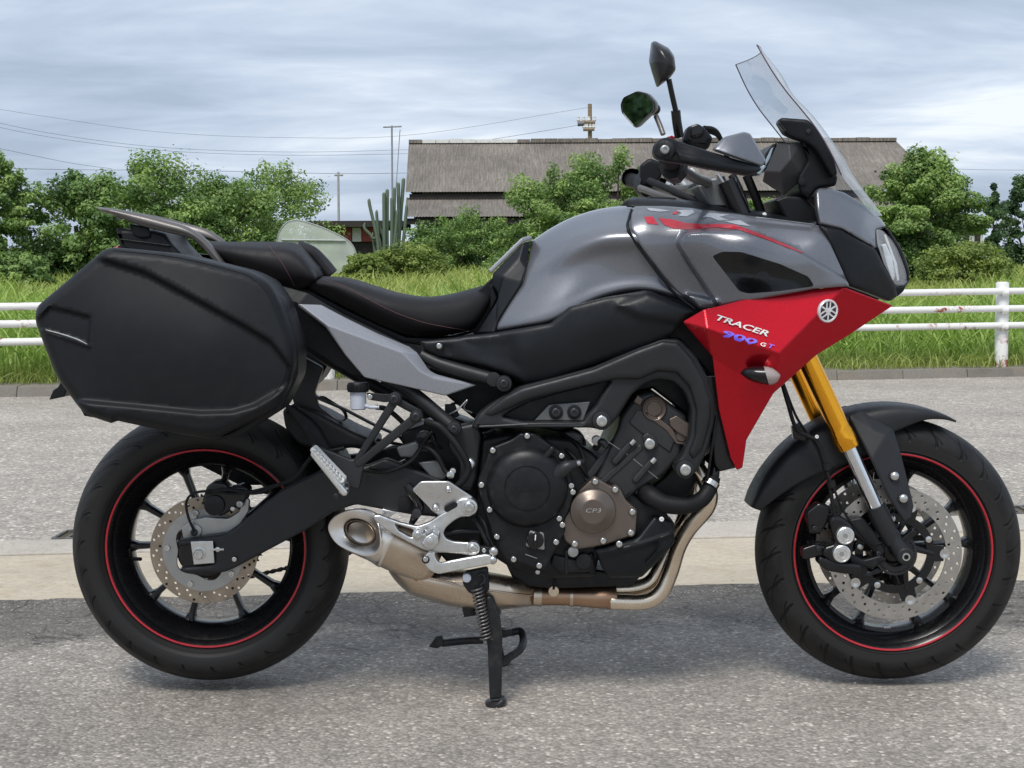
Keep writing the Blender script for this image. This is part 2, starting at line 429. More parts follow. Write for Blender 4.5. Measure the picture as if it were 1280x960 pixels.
def text_mesh(s, bold=0.0, ext=0.0):
    cu = bpy.data.curves.new('t', 'FONT'); cu.body = s; cu.size = 1; cu.offset = bold; cu.extrude = ext; cu.resolution_u = 3
    ob = bpy.data.objects.new('t', cu); me = bpy.data.meshes.new_from_object(ob); bpy.data.objects.remove(ob); bpy.data.curves.remove(cu); me.materials.clear()
    a = np.array([v.co[:] for v in me.vertices]); w = a[:, 0].max(); h = a[:, 1].max(); a[:, 0] /= w; a[:, 1] /= h
    f = [tuple(p.vertices) for p in me.polygons]; bpy.data.meshes.remove(me); return a, f
def lettering(name, s, p0, p1, hpx, bvh, m, parent, shear=.25, off=.001, bold=.02, dflt=-.2):
    a, f = text_mesh(s, bold); p0 = np.array(p0, float); p1 = np.array(p1, float); u = p1 - p0; L = np.linalg.norm(u); u /= L; n = np.array((u[1], -u[0]))
    vs_ = []
    for x, y, _ in a:
        q = p0 + u * (x * (L - shear * hpx) + y * shear * hpx) + n * y * hpx; vs_.append(lay(bvh, q[0], q[1], off, dflt))
    return mk(name, vs_, f, m, parent, 60, flip=False)
# ------------------------------------------------------------------ ground materials
def asphalt(name, base, spread, scale, dark=0.0, crack=0.0, patchy=.25):
    m, nt, b = nodes_of(name)
    t = nt.nodes.new('ShaderNodeTexCoord')
    v = nt.nodes.new('ShaderNodeTexVoronoi'); nt.links.new(t.outputs['Object'], v.inputs['Vector']); v.inputs['Scale'].default_value = scale; v.inputs['Randomness'].default_value = 1
    sp = nt.nodes.new('ShaderNodeSeparateColor'); nt.links.new(v.outputs['Color'], sp.inputs[0])
    stone = rampn(nt, sp.outputs[0], [(0, tuple(x * (1 - spread) for x in base)), (.5, base), (.8, tuple(x * 1.08 for x in base)), (.92, tuple(x * 1.25 for x in base)), (1, tuple(min(1, x * 1.9) for x in base))])
    gap = mapr(nt, v.outputs['Distance'], .35, .75, 1, .72)
    c1 = mixc(nt, 1.0, stone, gap, 'MULTIPLY')
    big = noise(nt, 1.3, 6, .6); fine = noise(nt, 9, 5, .65)
    c2 = mixc(nt, 1.0, c1, mapr(nt, big, .3, .7, 1 - patchy, 1 + patchy), 'MULTIPLY')
    c3 = mixc(nt, 1.0, c2, mapr(nt, fine, .3, .7, .88, 1.12), 'MULTIPLY')
    if dark:                                     # darker asphalt along the apron, deepened to hold the motorcycle's soft shadow
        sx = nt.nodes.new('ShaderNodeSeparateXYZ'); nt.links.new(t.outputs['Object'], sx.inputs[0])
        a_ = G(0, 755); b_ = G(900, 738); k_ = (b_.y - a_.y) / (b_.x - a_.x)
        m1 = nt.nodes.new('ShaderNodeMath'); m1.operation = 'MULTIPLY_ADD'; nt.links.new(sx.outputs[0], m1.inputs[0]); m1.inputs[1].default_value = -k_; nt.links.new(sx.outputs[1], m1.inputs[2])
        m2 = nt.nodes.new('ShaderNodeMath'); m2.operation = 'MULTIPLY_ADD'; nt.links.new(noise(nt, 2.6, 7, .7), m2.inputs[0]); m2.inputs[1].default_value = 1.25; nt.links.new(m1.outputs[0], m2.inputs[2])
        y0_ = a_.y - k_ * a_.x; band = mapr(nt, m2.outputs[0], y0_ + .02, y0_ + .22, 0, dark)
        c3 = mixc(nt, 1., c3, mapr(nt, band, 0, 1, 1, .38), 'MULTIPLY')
    if crack:
        w = nt.nodes.new('ShaderNodeTexNoise'); w.inputs['Scale'].default_value = 5; w.inputs['Detail'].default_value = 6; nt.links.new(t.outputs['Object'], w.inputs['Vector'])
        mixv = nt.nodes.new('ShaderNodeVectorMath'); mixv.operation = 'MULTIPLY_ADD'; nt.links.new(w.outputs['Color'], mixv.inputs[0]); mixv.inputs[1].default_value = (.35, .35, 0); nt.links.new(t.outputs['Object'], mixv.inputs[2])
        cv_ = nt.nodes.new('ShaderNodeTexVoronoi'); cv_.feature = 'DISTANCE_TO_EDGE'; cv_.inputs['Scale'].default_value = 5.5; nt.links.new(mixv.outputs[0], cv_.inputs['Vector'])
        ck = mapr(nt, cv_.outputs['Distance'], 0, .022, 1, 0)
        pm_ = mapr(nt, noise(nt, 2.1, 3), .46, .6, 0, crack) if not dark else band
        cm = nt.nodes.new('ShaderNodeMath'); cm.operation = 'MULTIPLY'; nt.links.new(ck, cm.inputs[0]); nt.links.new(pm_, cm.inputs[1])
        c3 = mixc(nt, cm.outputs[0], c3, (.035, .034, .033))
    nt.links.new(c3, b.inputs['Base Color']); b.inputs['Roughness'].default_value = .82; b.inputs['Specular IOR Level'].default_value = .35
    h = nt.nodes.new('ShaderNodeMath'); h.operation = 'ADD'; nt.links.new(mapr(nt, v.outputs['Distance'], 0, .7, 1, 0), h.inputs[0]); nt.links.new(sp.outputs[1], h.inputs[1])
    bumpn(nt, b, h.outputs[0], .75, .003)
    return m
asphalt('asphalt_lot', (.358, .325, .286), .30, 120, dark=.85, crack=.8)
asphalt('asphalt_road', (.425, .385, .335), .30, 75, patchy=.16)
def concrete(name, c, stain):
    m, nt, b = nodes_of(name)
    n = noise(nt, 2.2, 7, .62); f = noise(nt, 60, 5, .7); g = noise(nt, 7, 6, .7, sc=(1, 3, 1))
    cc = rampn(nt, n, [(.28, tuple(x * .72 for x in c)), (.5, c), (.72, tuple(min(1, x * 1.12) for x in c))])
    cc = mixc(nt, mapr(nt, g, .5, .78, 0, stain), cc, (.33, .21, .09))
    cc = mixc(nt, 1.0, cc, mapr(nt, f, .3, .72, .8, 1.12), 'MULTIPLY')
    v = nt.nodes.new('ShaderNodeTexVoronoi'); v.inputs['Scale'].default_value = 14; t = nt.nodes.new('ShaderNodeTexCoord'); nt.links.new(t.outputs['Object'], v.inputs['Vector'])
    cc = mixc(nt, mapr(nt, v.outputs['Distance'], .04, .09, .5, 0), cc, (.12, .10, .08))
    nt.links.new(cc, b.inputs['Base Color']); b.inputs['Roughness'].default_value = .85
    bumpn(nt, b, f, .5, .004); return m
concrete('concrete_apron', (.50, .435, .335), .5)
concrete('concrete_channel', (.47, .43, .37), .2)
concrete('concrete_kerb', (.20, .185, .16), .35)
mat('soil', (.10, .075, .04), .95, var=.5, vs_=1.1)
mat('earth_far', (.10, .14, .035), .95, var=.35, vs_=.4)

# lines of the street on the ground: near edge of the apron, its joint, its far edge, the kerb
def line(p, q): b = (q.y - p.y) / (q.x - p.x); return lambda x: p.y + b * (x - p.x)
L_near = line(G(0, 755), G(900, 738)); L_joint = line(G(100, 695), G(870, 676)); L_far = line(G(80, 679), G(1240, 648))
post_a = G(410, 488); post_b = G(1251, 471)
L_post = line(post_a, post_b)
L_kerb = lambda x: L_post(x) - .16
def strip(name, fa, fb, za, zb, m, x0=-26, x1=26, n=104, jit=0, jitb=0, kind='structure'):
    xs = np.linspace(x0, x1, n + 1); rr = np.random.default_rng(5)
    verts = [(x, fa(x) + (rr.normal() * jit), za) for x in xs] + [(x, fb(x) + (rr.normal() * jitb), zb) for x in xs]
    faces = [(i, i + 1, n + 2 + i, n + 1 + i) for i in range(n)]
    o = mk(name, verts, faces, m, None, 180); tag(o, kind=kind); return o
g = mk('ground', [(-1500, -400, -.03), (1500, -400, -.03), (1500, 2600, -.03), (-1500, 2600, -.03)], [(0, 1, 2, 3)], 'earth_far'); tag(g, 'green and brown open land running to the horizon', kind='structure')
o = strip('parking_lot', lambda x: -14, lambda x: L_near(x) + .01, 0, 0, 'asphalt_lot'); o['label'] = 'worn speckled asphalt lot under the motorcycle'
rr_ = np.random.default_rng(9); walk = np.cumsum(rr_.normal(0, .006, 2601)); walk -= np.convolve(walk, np.ones(61) / 61, 'same'); rag = lambda x: L_near(x) + .018 + .8 * float(np.interp(x, np.linspace(-26, 26, 2601), walk)) + .012 * math.sin(x * 2.2) + .008 * math.sin(x * 5.1)
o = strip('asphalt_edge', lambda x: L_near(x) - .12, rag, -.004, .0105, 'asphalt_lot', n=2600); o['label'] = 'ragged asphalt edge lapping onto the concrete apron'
n = 2600; px_ = rr_.uniform(-2.2, 2.6, n); which = rr_.uniform(size=n); py_ = np.where(which < .45, [L_near(x) for x in px_] - np.abs(rr_.normal(0, .05, n)), rr_.uniform(-2.2, 1.9, n)); sz = rr_.uniform(.0010, .0030, n) * np.where(rr_.uniform(size=n) > .97, 1.8, 1)
V = np.zeros((n, 6, 3)); dirs = np.array([(1, 0, 0), (-1, 0, 0), (0, 1, 0), (0, -1, 0), (0, 0, .8), (0, 0, -.5)])
V = np.stack([px_, py_, .004 + sz * .5 + np.where(py_ > np.array([L_near(x) for x in px_]), .012, 0)], 1)[:, None, :] + dirs[None] * sz[:, None, None] * rr_.uniform(.6, 1.4, (n, 6, 1))
Fg = np.array([(0, 2, 4), (2, 1, 4), (1, 3, 4), (3, 0, 4)])[None] + np.arange(n)[:, None, None] * 6
mat('grit', (.36, .34, .30), .85, var=.5, vs_=90)
me = bpy.data.meshes.new('loose_grit'); me.from_pydata(V.reshape(-1, 3).tolist(), [], Fg.reshape(-1, 3).tolist()); o = link('loose_grit', me, 'grit'); tag(o, 'loose grit scattered over the asphalt and along the concrete edge', kind='stuff')
# apron of concrete, cut by one long joint, in slabs
def slab_row(name, fa, fb, z0, z1, L, off, m, label):
    root = empty(name); tag(root, label, kind='structure'); x = -12 + off
    while x < 14:
        a, b_ = x + .004, x + L - .004; vs_ = []
        for zz in (-.03, 0):
            for (xx, f_) in ((a, fa), (b_, fa), (b_, fb), (a, fb)):
                vs_.append((xx, f_(xx), (z0 if f_ is fa else z1) + zz))
        s = mk('slab', vs_, [(4, 5, 6, 7), (0, 1, 5, 4), (1, 2, 6, 5), (2, 3, 7, 6), (3, 0, 4, 7)], m, root)
        bv = s.modifiers.new('b', 'BEVEL'); bv.width = .006; bv.segments = 2
        x += L
    return root
slab_row('gutter_apron', L_near, lambda x: L_joint(x) - .014, .006, .010, 4.0, 1.1, 'concrete_apron', 'beige stained concrete apron between lot and road')
slab_row('gutter_channel', lambda x: L_joint(x) + .014, L_far, .012, .016, 3.0, .4, 'concrete_channel', 'narrow pale concrete channel edge beside the road')
o = strip('road', lambda x: L_far(x) - .012, lambda x: L_kerb(x) + .02, .010, .010, 'asphalt_road', n=300, jit=.008); o['label'] = 'grey asphalt road in front of the white guard rail'
kr = empty('kerb'); tag(kr, 'low dirty concrete kerb at the foot of the guard rail', kind='structure')
x = -20.0
while x < 22:
    a, b_ = x + .002, x + .6 - .002; f0 = L_kerb; f1 = lambda q: L_kerb(q) + .34
    kz = rng.normal() * .004; kj = rng.normal() * .004
    vs_ = [(a, f0(a), 0), (b_, f0(b_), 0), (b_, f1(b_), 0), (a, f1(a), 0), (a, f0(a) + .03 + kj, .088 + kz), (b_, f0(b_) + .03 + kj, .090 + kz), (b_, f1(b_), .105 + kz), (a, f1(a), .103 + kz)]
    s = mk('kerbstone', vs_, [(4, 5, 6, 7), (0, 1, 5, 4), (1, 2, 6, 5), (2, 3, 7, 6), (3, 0, 4, 7)], 'concrete_kerb', kr)
    bv = s.modifiers.new('b', 'BEVEL'); bv.width = .006; bv.segments = 2
    x += .6
# field that climbs gently behind the kerb
def field_z(x, y):
    d = y - (L_kerb(x) + .34)
    return .09 + .30 * sstep(np.array(d / 4.)) + .62 * sstep(np.array((d - 2) / 26.)) + .03 * np.sin(x * .9 + y * .5) + .02 * np.sin(x * 2.3 - y)
xs = np.linspace(-60, 60, 121); ys = np.concatenate([np.linspace(0, 30, 61), np.linspace(32, 160, 33)])
verts = []
for yy in ys:
    for xx in xs:
        y_ = L_kerb(xx) + .33 + yy; verts.append((xx, y_, float(field_z(xx, y_)) if yy > .01 else .06))
nx = len(xs); faces = [(i * nx + k, i * nx + k + 1, (i + 1) * nx + k + 1, (i + 1) * nx + k) for i in range(len(ys) - 1) for k in range(nx - 1)]
m, nt, b = nodes_of('field_soil')
cc = rampn(nt, noise(nt, .8, 6, .6), [(.3, (.06, .085, .02)), (.55, (.10, .13, .03)), (.75, (.13, .12, .05))]); nt.links.new(cc, b.inputs['Base Color']); b.inputs['Roughness'].default_value = 1
o = mk('field', verts, faces, 'field_soil', None, 180); tag(o, 'overgrown green field behind the guard rail', kind='structure')

# ------------------------------------------------------------------ drain grates
mat('grate_steel', (.16, .15, .14), .6, .7, var=.4, vs_=30)
def grate(px0, px1, label):
    a = G(px0, 672).x; b_ = G(px1, 650).x; ga = G(px0, 677 - (px0 - 80) * .025)
    root = empty('drain_grate', loc=(0, 0, 0)); tag(root, label, 'grate', 'drain grates in the gutter channel')
    W = .17; f0 = lambda x: L_far(x) - .01
    def bx(name, x0, x1, y0, y1, z0, z1):
        vs_ = [(x0, f0(x0) + y0, z0), (x1, f0(x1) + y0, z0), (x1, f0(x1) + y1, z0), (x0, f0(x0) + y1, z0), (x0, f0(x0) + y0, z1), (x1, f0(x1) + y0, z1), (x1, f0(x1) + y1, z1), (x0, f0(x0) + y1, z1)]
        return mk(name, vs_, [(4, 5, 6, 7), (0, 1, 5, 4), (1, 2, 6, 5), (2, 3, 7, 6), (3, 0, 4, 7), (0, 3, 2, 1)], 'grate_steel', root)
    bx('frame_bar', a, b_, 0, .02, .0, .019); bx('frame_bar', a, b_, W, W + .02, .0, .019)
    n = int((b_ - a) / .045)
    for k in range(n + 1):
        x0 = a + (b_ - a) * k / n; bx('crossbar', x0 - .006, x0 + .006, .021, W - .001, .0125, .0185)
    pit = mk('pit', [(a, f0(a) + .021, .0115), (b_, f0(b_) + .021, .0115), (b_, f0(b_) + W - .001, .0115), (a, f0(a) + W - .001, .0115)], [(0, 1, 2, 3)], 'soil', root)
grate(78, 190, 'rusty steel drain grate seen past the rear wheel')
grate(1184, 1330, 'rusty steel drain grate seen past the front wheel')

# ------------------------------------------------------------------ guard rail
m, nt, b = nodes_of('rail_white')
n = noise(nt, 5, 6, .65); n2 = noise(nt, 1.7, 4, .6)
mk_ = nt.nodes.new('ShaderNodeMath'); mk_.operation = 'MULTIPLY'; nt.links.new(mapr(nt, n, .53, .58, 0, 1), mk_.inputs[0]); nt.links.new(mapr(nt, n2, .47, .57, 0, 1), mk_.inputs[1])
cc = mixc(nt, mapr(nt, noise(nt, 40, 4), .45, .8, 0, .25), (.78, .78, .76), (.55, .53, .48))
cc = mixc(nt, mk_.outputs[0], cc, (.30, .07, .025)); nt.links.new(cc, b.inputs['Base Color']); b.inputs['Roughness'].default_value = .45
rail = empty('guard_rail'); tag(rail, 'white three bar pipe guard rail with rust spots along the road', 'guard rail')
dx = (post_b.x - post_a.x) / 2
pys = [364, 385.5, 406.5]
zb_ = [P(1251, py, post_b.y).z for py in pys]; za_ = [P(410, py, post_a.y).z for py in (377, 398.5, 420.5)]; ztop = P(1251, 355, post_b.y).z
zline = lambda x, i: za_[i] + (zb_[i] - za_[i]) * (x - post_a.x) / (post_b.x - post_a.x)   # the street falls a little to the left
for k in range(-4, 7):
    x = post_a.x + dx * k; y = L_post(x)
    pst = lathe('post', [(.058, 0), (.058, ztop - .02), (.05, ztop - .003), (.03, ztop), (0, ztop)], (x, y, .02 + zline(x, 0) - zb_[0]), 'rail_white', rail, axis=(0, 0, 1), seg=20)
    for z in [zline(x, i) for i in range(3)]:
        lathe('clamp', [(.034, -.03), (.036, -.028), (.036, .028), (.034, .03)], (x, y - .067, z - .012), 'rail_white', pst, axis=(1, 0, 0), seg=12)
for i in range(3):
    for k in range(-4, 6):
        x0 = post_a.x + dx * k + .004; x1 = x0 + dx - .008
        v, f = sweep([(x0, L_post(x0) - .067, zline(x0, i)), (x1, L_post(x1) - .067, zline(x1, i))], .0295, 14); mk('rail', v, f, 'rail_white', rail)

# ------------------------------------------------------------------ grass
def leafmat(name, dark, light, rough=.55, trans=.35):
    m, nt, b = nodes_of(name)
    at = nt.nodes.new('ShaderNodeAttribute'); at.attribute_name = 'tint'
    cc = mixc(nt, at.outputs['Fac'], dark, light)
    nt.links.new(cc, b.inputs['Base Color']); b.inputs['Roughness'].default_value = rough; b.inputs['Specular IOR Level'].default_value = .35
    tr = nt.nodes.new('ShaderNodeBsdfTranslucent'); nt.links.new(mixc(nt, 1., cc, (1.0, 1.15, .6), 'MULTIPLY'), tr.inputs[0])
    ms = nt.nodes.new('ShaderNodeMixShader'); ms.inputs[0].default_value = trans
    nt.links.new(b.outputs[0], ms.inputs[1]); nt.links.new(tr.outputs[0], ms.inputs[2]); nt.links.new(ms.outputs[0], nt.nodes['Material Output'].inputs[0]); return m
leafmat('blade_green', (0.122, 0.220, 0.049), (0.512, 0.659, 0.183))
leafmat('blade_field', (0.165, 0.231, 0.050), (0.550, 0.594, 0.187))
leafmat('leaf_deep', (0.065, 0.137, 0.044), (0.351, 0.494, 0.156))
leafmat('leaf_mid', (0.088, 0.169, 0.050), (0.438, 0.575, 0.188))
leafmat('leaf_yellow', (0.094, 0.149, 0.031), (0.396, 0.473, 0.132))
leafmat('leaf_dark', (0.034, 0.081, 0.034), (0.149, 0.241, 0.098))
def np_mesh(name, V, F, tint, m, parent=None, fs=4):
    me = bpy.data.meshes.new(name); nf = len(F)
    me.vertices.add(len(V)); me.vertices.foreach_set('co', V.astype(np.float32).ravel())
    me.loops.add(nf * fs); me.loops.foreach_set('vertex_index', F.astype(np.int32).ravel())
    me.polygons.add(nf); me.polygons.foreach_set('loop_start', np.arange(0, nf * fs, fs, dtype=np.int32)); me.polygons.foreach_set('loop_total', np.full(nf, fs, np.int32))
    me.update(calc_edges=True)
    at = me.attributes.new('tint', 'FLOAT', 'POINT'); at.data.foreach_set('value', tint.astype(np.float32))
    return link(name, me, m, parent)
def blades(name, bx, by, bz, h, w, lean, m, label, seed=1):
    r = np.random.default_rng(seed); n = len(bx)
    th = r.uniform(0, 2 * np.pi, n); dx_, dy_ = np.cos(th), np.sin(th); sx, sy = -dy_, dx_
    ph = r.uniform(0, np.pi, n); sx, sy = np.cos(ph), np.sin(ph) * .6
    L = h * lean * r.uniform(.3, 1.3, n); V = np.zeros((n, 8, 3)); T = np.zeros((n, 8)); base = r.uniform(.1, .8, n)
    for k, (t, ww) in enumerate(((0, .8), (.4, 1.), (.75, .75), (1., .06))):
        cx = bx + dx_ * L * t * t; cy = by + dy_ * L * t * t; cz = bz + h * (t - .38 * np.minimum(L / h, 1.2) * t * t * t)
        V[:, 2 * k, 0] = cx - sx * w * ww / 2; V[:, 2 * k, 1] = cy - sy * w * ww / 2; V[:, 2 * k, 2] = cz
        V[:, 2 * k + 1, 0] = cx + sx * w * ww / 2; V[:, 2 * k + 1, 1] = cy + sy * w * ww / 2; V[:, 2 * k + 1, 2] = cz
        T[:, 2 * k] = T[:, 2 * k + 1] = np.clip(base + .15 * t, 0, 1)
    idx = np.arange(n)[:, None, None] * 8 + np.array([[0, 1, 3, 2], [2, 3, 5, 4], [4, 5, 7, 6]])[None]
    o = np_mesh(name, V.reshape(-1, 3), idx.reshape(-1, 4), T.ravel(), m); tag(o, label, kind='stuff'); return o
def clumpy(x, y, s, seed):
    r = np.random.default_rng(seed); v = np.zeros(len(x))
    for k in range(6):
        a = r.uniform(0, 6.28); f = s * r.uniform(.5, 2.2); v += np.sin((x * math.cos(a) + y * math.sin(a)) * f + r.uniform(0, 6.28))
    return v / 6
n = 42000; bx = rng.uniform(-13, 12, n); d = rng.beta(1.1, 1.3, n) * 3.4; by = L_kerb(bx) + .33 + d
cl = clumpy(bx, by, 2.6, 3); h = (.30 + .26 * np.clip(d / .8, 0, 1)) * (1 + .5 * cl) * rng.uniform(.5, 1.3, n)
blades('tall_grass', bx, by, field_z(bx, by), h, rng.uniform(.008, .022, n), .9, 'blade_green', 'tall lush green grass just behind the white guard rail')
n = 22000; bx = rng.uniform(-13, 12, n); d = rng.beta(1, 1.4, n) * .6; by = L_kerb(bx) + .12 + d + .14 * clumpy(bx, bx * 0, 5., 8)
blades('verge_grass', bx, by, np.where(by < L_kerb(bx) + .34, .09, field_z(bx, by)) - .01, rng.uniform(.05, .24, n), rng.uniform(.004, .010, n), 1.2, 'blade_field', 'short dry grass spilling over the kerb', 2)
n = 100000; d = 3 + 27 * rng.uniform(0, 1, n) ** 1.3; bx = rng.uniform(-1, 1, n) * (11 + d * .42); by = L_kerb(bx) + .33 + d
cl = clumpy(bx, by, .9, 5); h = .24 * (1 + .6 * cl) * rng.uniform(.5, 1.5, n)
blades('field_grass', bx, by, field_z(bx, by), h, rng.uniform(.010, .020, n) * (1 + d * .03), .8, 'blade_field', 'sunlit meadow grass filling the field', 3)

# ------------------------------------------------------------------ trees and shrubs
mat('bark', (.11, .085, .06), .9, var=.4, vs_=9)
def tree(name, px, py_top, py_base, y, wpx, m, label, cat='tree', seed=1, leaves=9000, leaf=.10, lobes=125, group=None, flat=.55, gaps=.5, shape='round', cxoff=0):
    r = np.random.default_rng(seed); s = pm(y); base = P(px, py_base, y); zb = base.z
    top = P(px, py_top, y).z; W = wpx * s / 2; Hh = top - zb
    root = empty(name, loc=(base.x, y, zb)); tag(root, label, cat, group); leaves = int(leaves * 3.2); leaf *= .66
    cs, rs = [], []
    for k in range(lobes):
        if shape == 'round' and k % 4 == 0: cs.append((r.uniform(-.85, .85) * W, r.uniform(-.5, .5) * W, r.uniform(.03, .25) * Hh)); rs.append(W * r.uniform(.14, .26)); continue
        while True:
            q = r.uniform(-1, 1, 3)
            if (q ** 2).sum() <= 1: break
        q = q / max(np.linalg.norm(q), .2) * np.linalg.norm(q) ** .45
        if shape == 'round': zz = .52 + .46 * q[2]; wr = 1 - .25 * max(0, q[2])
        elif shape == 'spire': zz = .5 + .5 * q[2]; wr = .95 * (1 - .8 * max(0, q[2]))
        else: zz = .40 + .55 * q[2]; wr = 1
        cs.append((q[0] * W * .86 * wr, q[1] * W * flat * wr, zz * Hh)); rs.append(W * max(r.uniform(.10, .22), .16 if W < 1 else 0) if shape != 'spire' else W * r.uniform(.25, .45))
    cs = np.array(cs); rs = np.array(rs)
    cdir = cs - np.array((0, 0, .45 * Hh)); cdir /= np.linalg.norm(cdir, axis=1)[:, None] + 1e-9; cdir[:, 2] -= .15
    if shape != 'spire':
        outl = r.uniform(size=lobes) > .82; cs[outl] += cdir[outl] * W * .12; rs[outl] *= .66     # sprays that reach out of the crown
    own = r.choice(lobes, leaves, p=rs ** 2 / (rs ** 2).sum()); d = r.normal(size=(leaves, 3)); d /= np.linalg.norm(d, axis=1)[:, None]
    rad = rs[own] * np.clip(1 - np.abs(r.normal(0, .28, leaves)), .2, 1.1) * (1 + .35 * r.normal(size=leaves) * (r.uniform(size=leaves) > .88))
    p = cs[own] + d * rad[:, None] * np.array((1.0, 1.0, .62)); k_ = (d * cdir[own]).sum(1); p += cdir[own] * (k_ * rad * .75)[:, None]; p[:, 2] = np.maximum(p[:, 2], .02)
    nrm = d + r.normal(0, .6, (leaves, 3)) + np.array((0, 0, .7)); nrm /= np.linalg.norm(nrm, axis=1)[:, None]
    u = np.cross(nrm, r.normal(size=(leaves, 3))); u /= np.linalg.norm(u, axis=1)[:, None] + 1e-9; v = np.cross(nrm, u)
    sz = leaf * r.uniform(.6, 1.3, leaves)[:, None]
    V = np.stack([p - u * sz * .5, p + v * sz * .27 + nrm * sz * .06, p + u * sz * .5, p - v * sz * .27 + nrm * sz * .06], 1).reshape(-1, 3)
    F = np.arange(leaves * 4).reshape(-1, 4)
    tl = r.uniform(.1, .75, lobes); tint = np.clip(tl[own] + r.normal(0, .15, leaves), 0, 1); tint = np.repeat(tint, 4)
    cro = np_mesh('crown', V, F, tint, m, root)
    tr = empty('trunk', root) ; bpy.data.objects.remove(tr)
    vv, ff = [], []
    def add(pts, rad):
        a, b_ = sweep(cr(pts, 4), list(np.interp(np.linspace(0, 1, (len(pts) - 1) * 4 + 1), [0, 1], rad)), 7); o_ = len(vv); vv.extend(a); ff.extend([tuple(i + o_ for i in q) for q in b_])
    tw = max(.04, W * .055)
    add([(0, 0, -.3), (.03 * W, 0, .22 * Hh), (-.03 * W, .05 * W, .55 * Hh)], (tw, tw * .55))
    for k in r.choice(lobes, min(9, lobes), replace=False):
        c = cs[k]; z0 = r.uniform(.12, .4) * Hh
        add([(0, 0, min(z0, c[2] * .6)), (c[0] * .45, c[1] * .45, z0 * .5 + c[2] * .5 + .02), tuple(c)], (tw * .5, tw * .12))
    mk('trunk', vv, ff, 'bark', root, 60)
    return root
GT = 'trees along the back of the field'
tree('broadleaf_tree', -8, 188, 356, 26, 112, 'leaf_mid', 'leafy green tree cut off by the left edge of the picture', seed=11, leaves=9000, leaf=.13, group=GT)
tree('broadleaf_tree', 98, 222, 356, 27, 180, 'leaf_deep', 'dark green bushy tree above the rear end of the black side case', seed=12, leaves=11000, leaf=.13, group=GT)
tree('broadleaf_tree', 186, 205, 354, 29, 215, 'leaf_mid', 'mid green tree behind the tail rack, tallest in the left thicket', seed=13, leaves=12000, leaf=.13, group=GT)
tree('broadleaf_tree', 268, 222, 352, 30, 200, 'leaf_mid', 'mid green tree above the passenger seat', seed=14, leaves=10000, leaf=.13, group=GT)
tree('broadleaf_tree', 338, 208, 345, 32, 180, 'leaf_mid', 'thin twiggy pale tree at the right end of the left thicket', seed=15, leaves=7500, leaf=.12, lobes=110, group=GT)
tree('shrub', 20, 318, 362, 22, 90, 'leaf_mid', 'low shrub under the leftmost tree', 'shrub', seed=16, leaves=4200, leaf=.11, shape='mound')
tree('broadleaf_tree', 770, 190, 345, 33, 180, 'leaf_mid', 'dense green tree in front of the barn roof below the mirrors', seed=21, leaves=11500, leaf=.13, group=GT)
tree('broadleaf_tree', 690, 218, 345, 31, 165, 'leaf_mid', 'bushy green tree in front of the barn wall above the fuel tank', seed=22, leaves=11000, leaf=.12, group=GT)
tree('vine_shrub', 575, 262, 346, 32, 140, 'leaf_deep', 'green creeper shrub smothering the barn wall', 'shrub', seed=23, leaves=8500, leaf=.10, shape='mound')
tree('shrub', 512, 306, 352, 29, 105, 'leaf_yellow', 'yellow green weed shrub between greenhouse and barn', 'shrub', seed=24, leaves=5200, leaf=.09, shape='mound')
tree('shrub', 456, 318, 350, 25, 60, 'leaf_yellow', 'low yellow green shrub in front of the greenhouse', 'shrub', seed=25, leaves=3600, leaf=.09, shape='mound')
tree('broadleaf_tree', 1150, 194, 358, 27, 160, 'leaf_mid', 'big round green tree right of the headlight', seed=31, leaves=22000, leaf=.12, lobes=170, group=GT)
tree('shrub', 1205, 306, 350, 24, 120, 'leaf_yellow', 'low bright weeds at the foot of the big round tree', 'shrub', seed=32, leaves=4200, leaf=.09, shape='mound')
tree('cypress_tree', 1241, 228, 330, 44, 26, 'leaf_dark', 'narrow pointed cypress near the right edge', seed=33, leaves=2600, leaf=.15, shape='spire', lobes=26)
tree('broadleaf_tree', 1282, 218, 345, 36, 80, 'leaf_dark', 'dark tree cut off by the right edge of the picture', seed=34, leaves=5200, leaf=.14, group=GT)
tree('broadleaf_tree', 905, 236, 345, 30, 150, 'leaf_mid', 'green tree seen between handlebar and windscreen in front of the barn', seed=35, leaves=9000, leaf=.13, group=GT)

for (lx, ly, sd_, wh) in ((-15.5, -1.0, 41, 'nearest the camera'), (-17.5, 2.6, 42, 'middle one of three'), (-16, 6.5, 43, 'farthest from the camera')):        # trees along the street to the left, caught by the far mirror
    t_ = tree('broadleaf_tree', 200, 200, 340, 27, 300, 'leaf_dark', 'dark roadside tree seen only in the far mirror, ' + wh, seed=sd_, leaves=5200, leaf=.22, group='trees along the street to the left')
    t_.location = (lx, ly, 0)
# ------------------------------------------------------------------ barn
m, nt, b = nodes_of('roof_sheet')
st = noise(nt, 3.2, 6, .7, sc=(6, .4, .4)); lg = noise(nt, .5, 5, .6); fn = noise(nt, 26, 4, .7, sc=(1, .25, .25))
cc = rampn(nt, st, [(.28, (.13, .112, .095)), (.5, (.19, .167, .142)), (.74, (.285, .258, .224))])
cc = mixc(nt, 1., cc, mapr(nt, lg, .3, .7, .75, 1.2), 'MULTIPLY'); cc = mixc(nt, 1., cc, mapr(nt, fn, .3, .7, .78, 1.2), 'MULTIPLY')
nt.links.new(cc, b.inputs['Base Color']); b.inputs['Roughness'].default_value = .9
mat('wall_board', (.21, .24, .25), .85, var=.35, vs_=1.5); mat('dark_timber', (.035, .03, .026), .9, var=.3); mat('white_wall', (.7, .69, .66), .8)
mat('red_sheet', (.30, .06, .05), .7, var=.3, vs_=1); mat('red_tile', (.38, .10, .07), .8, var=.3, vs_=2)
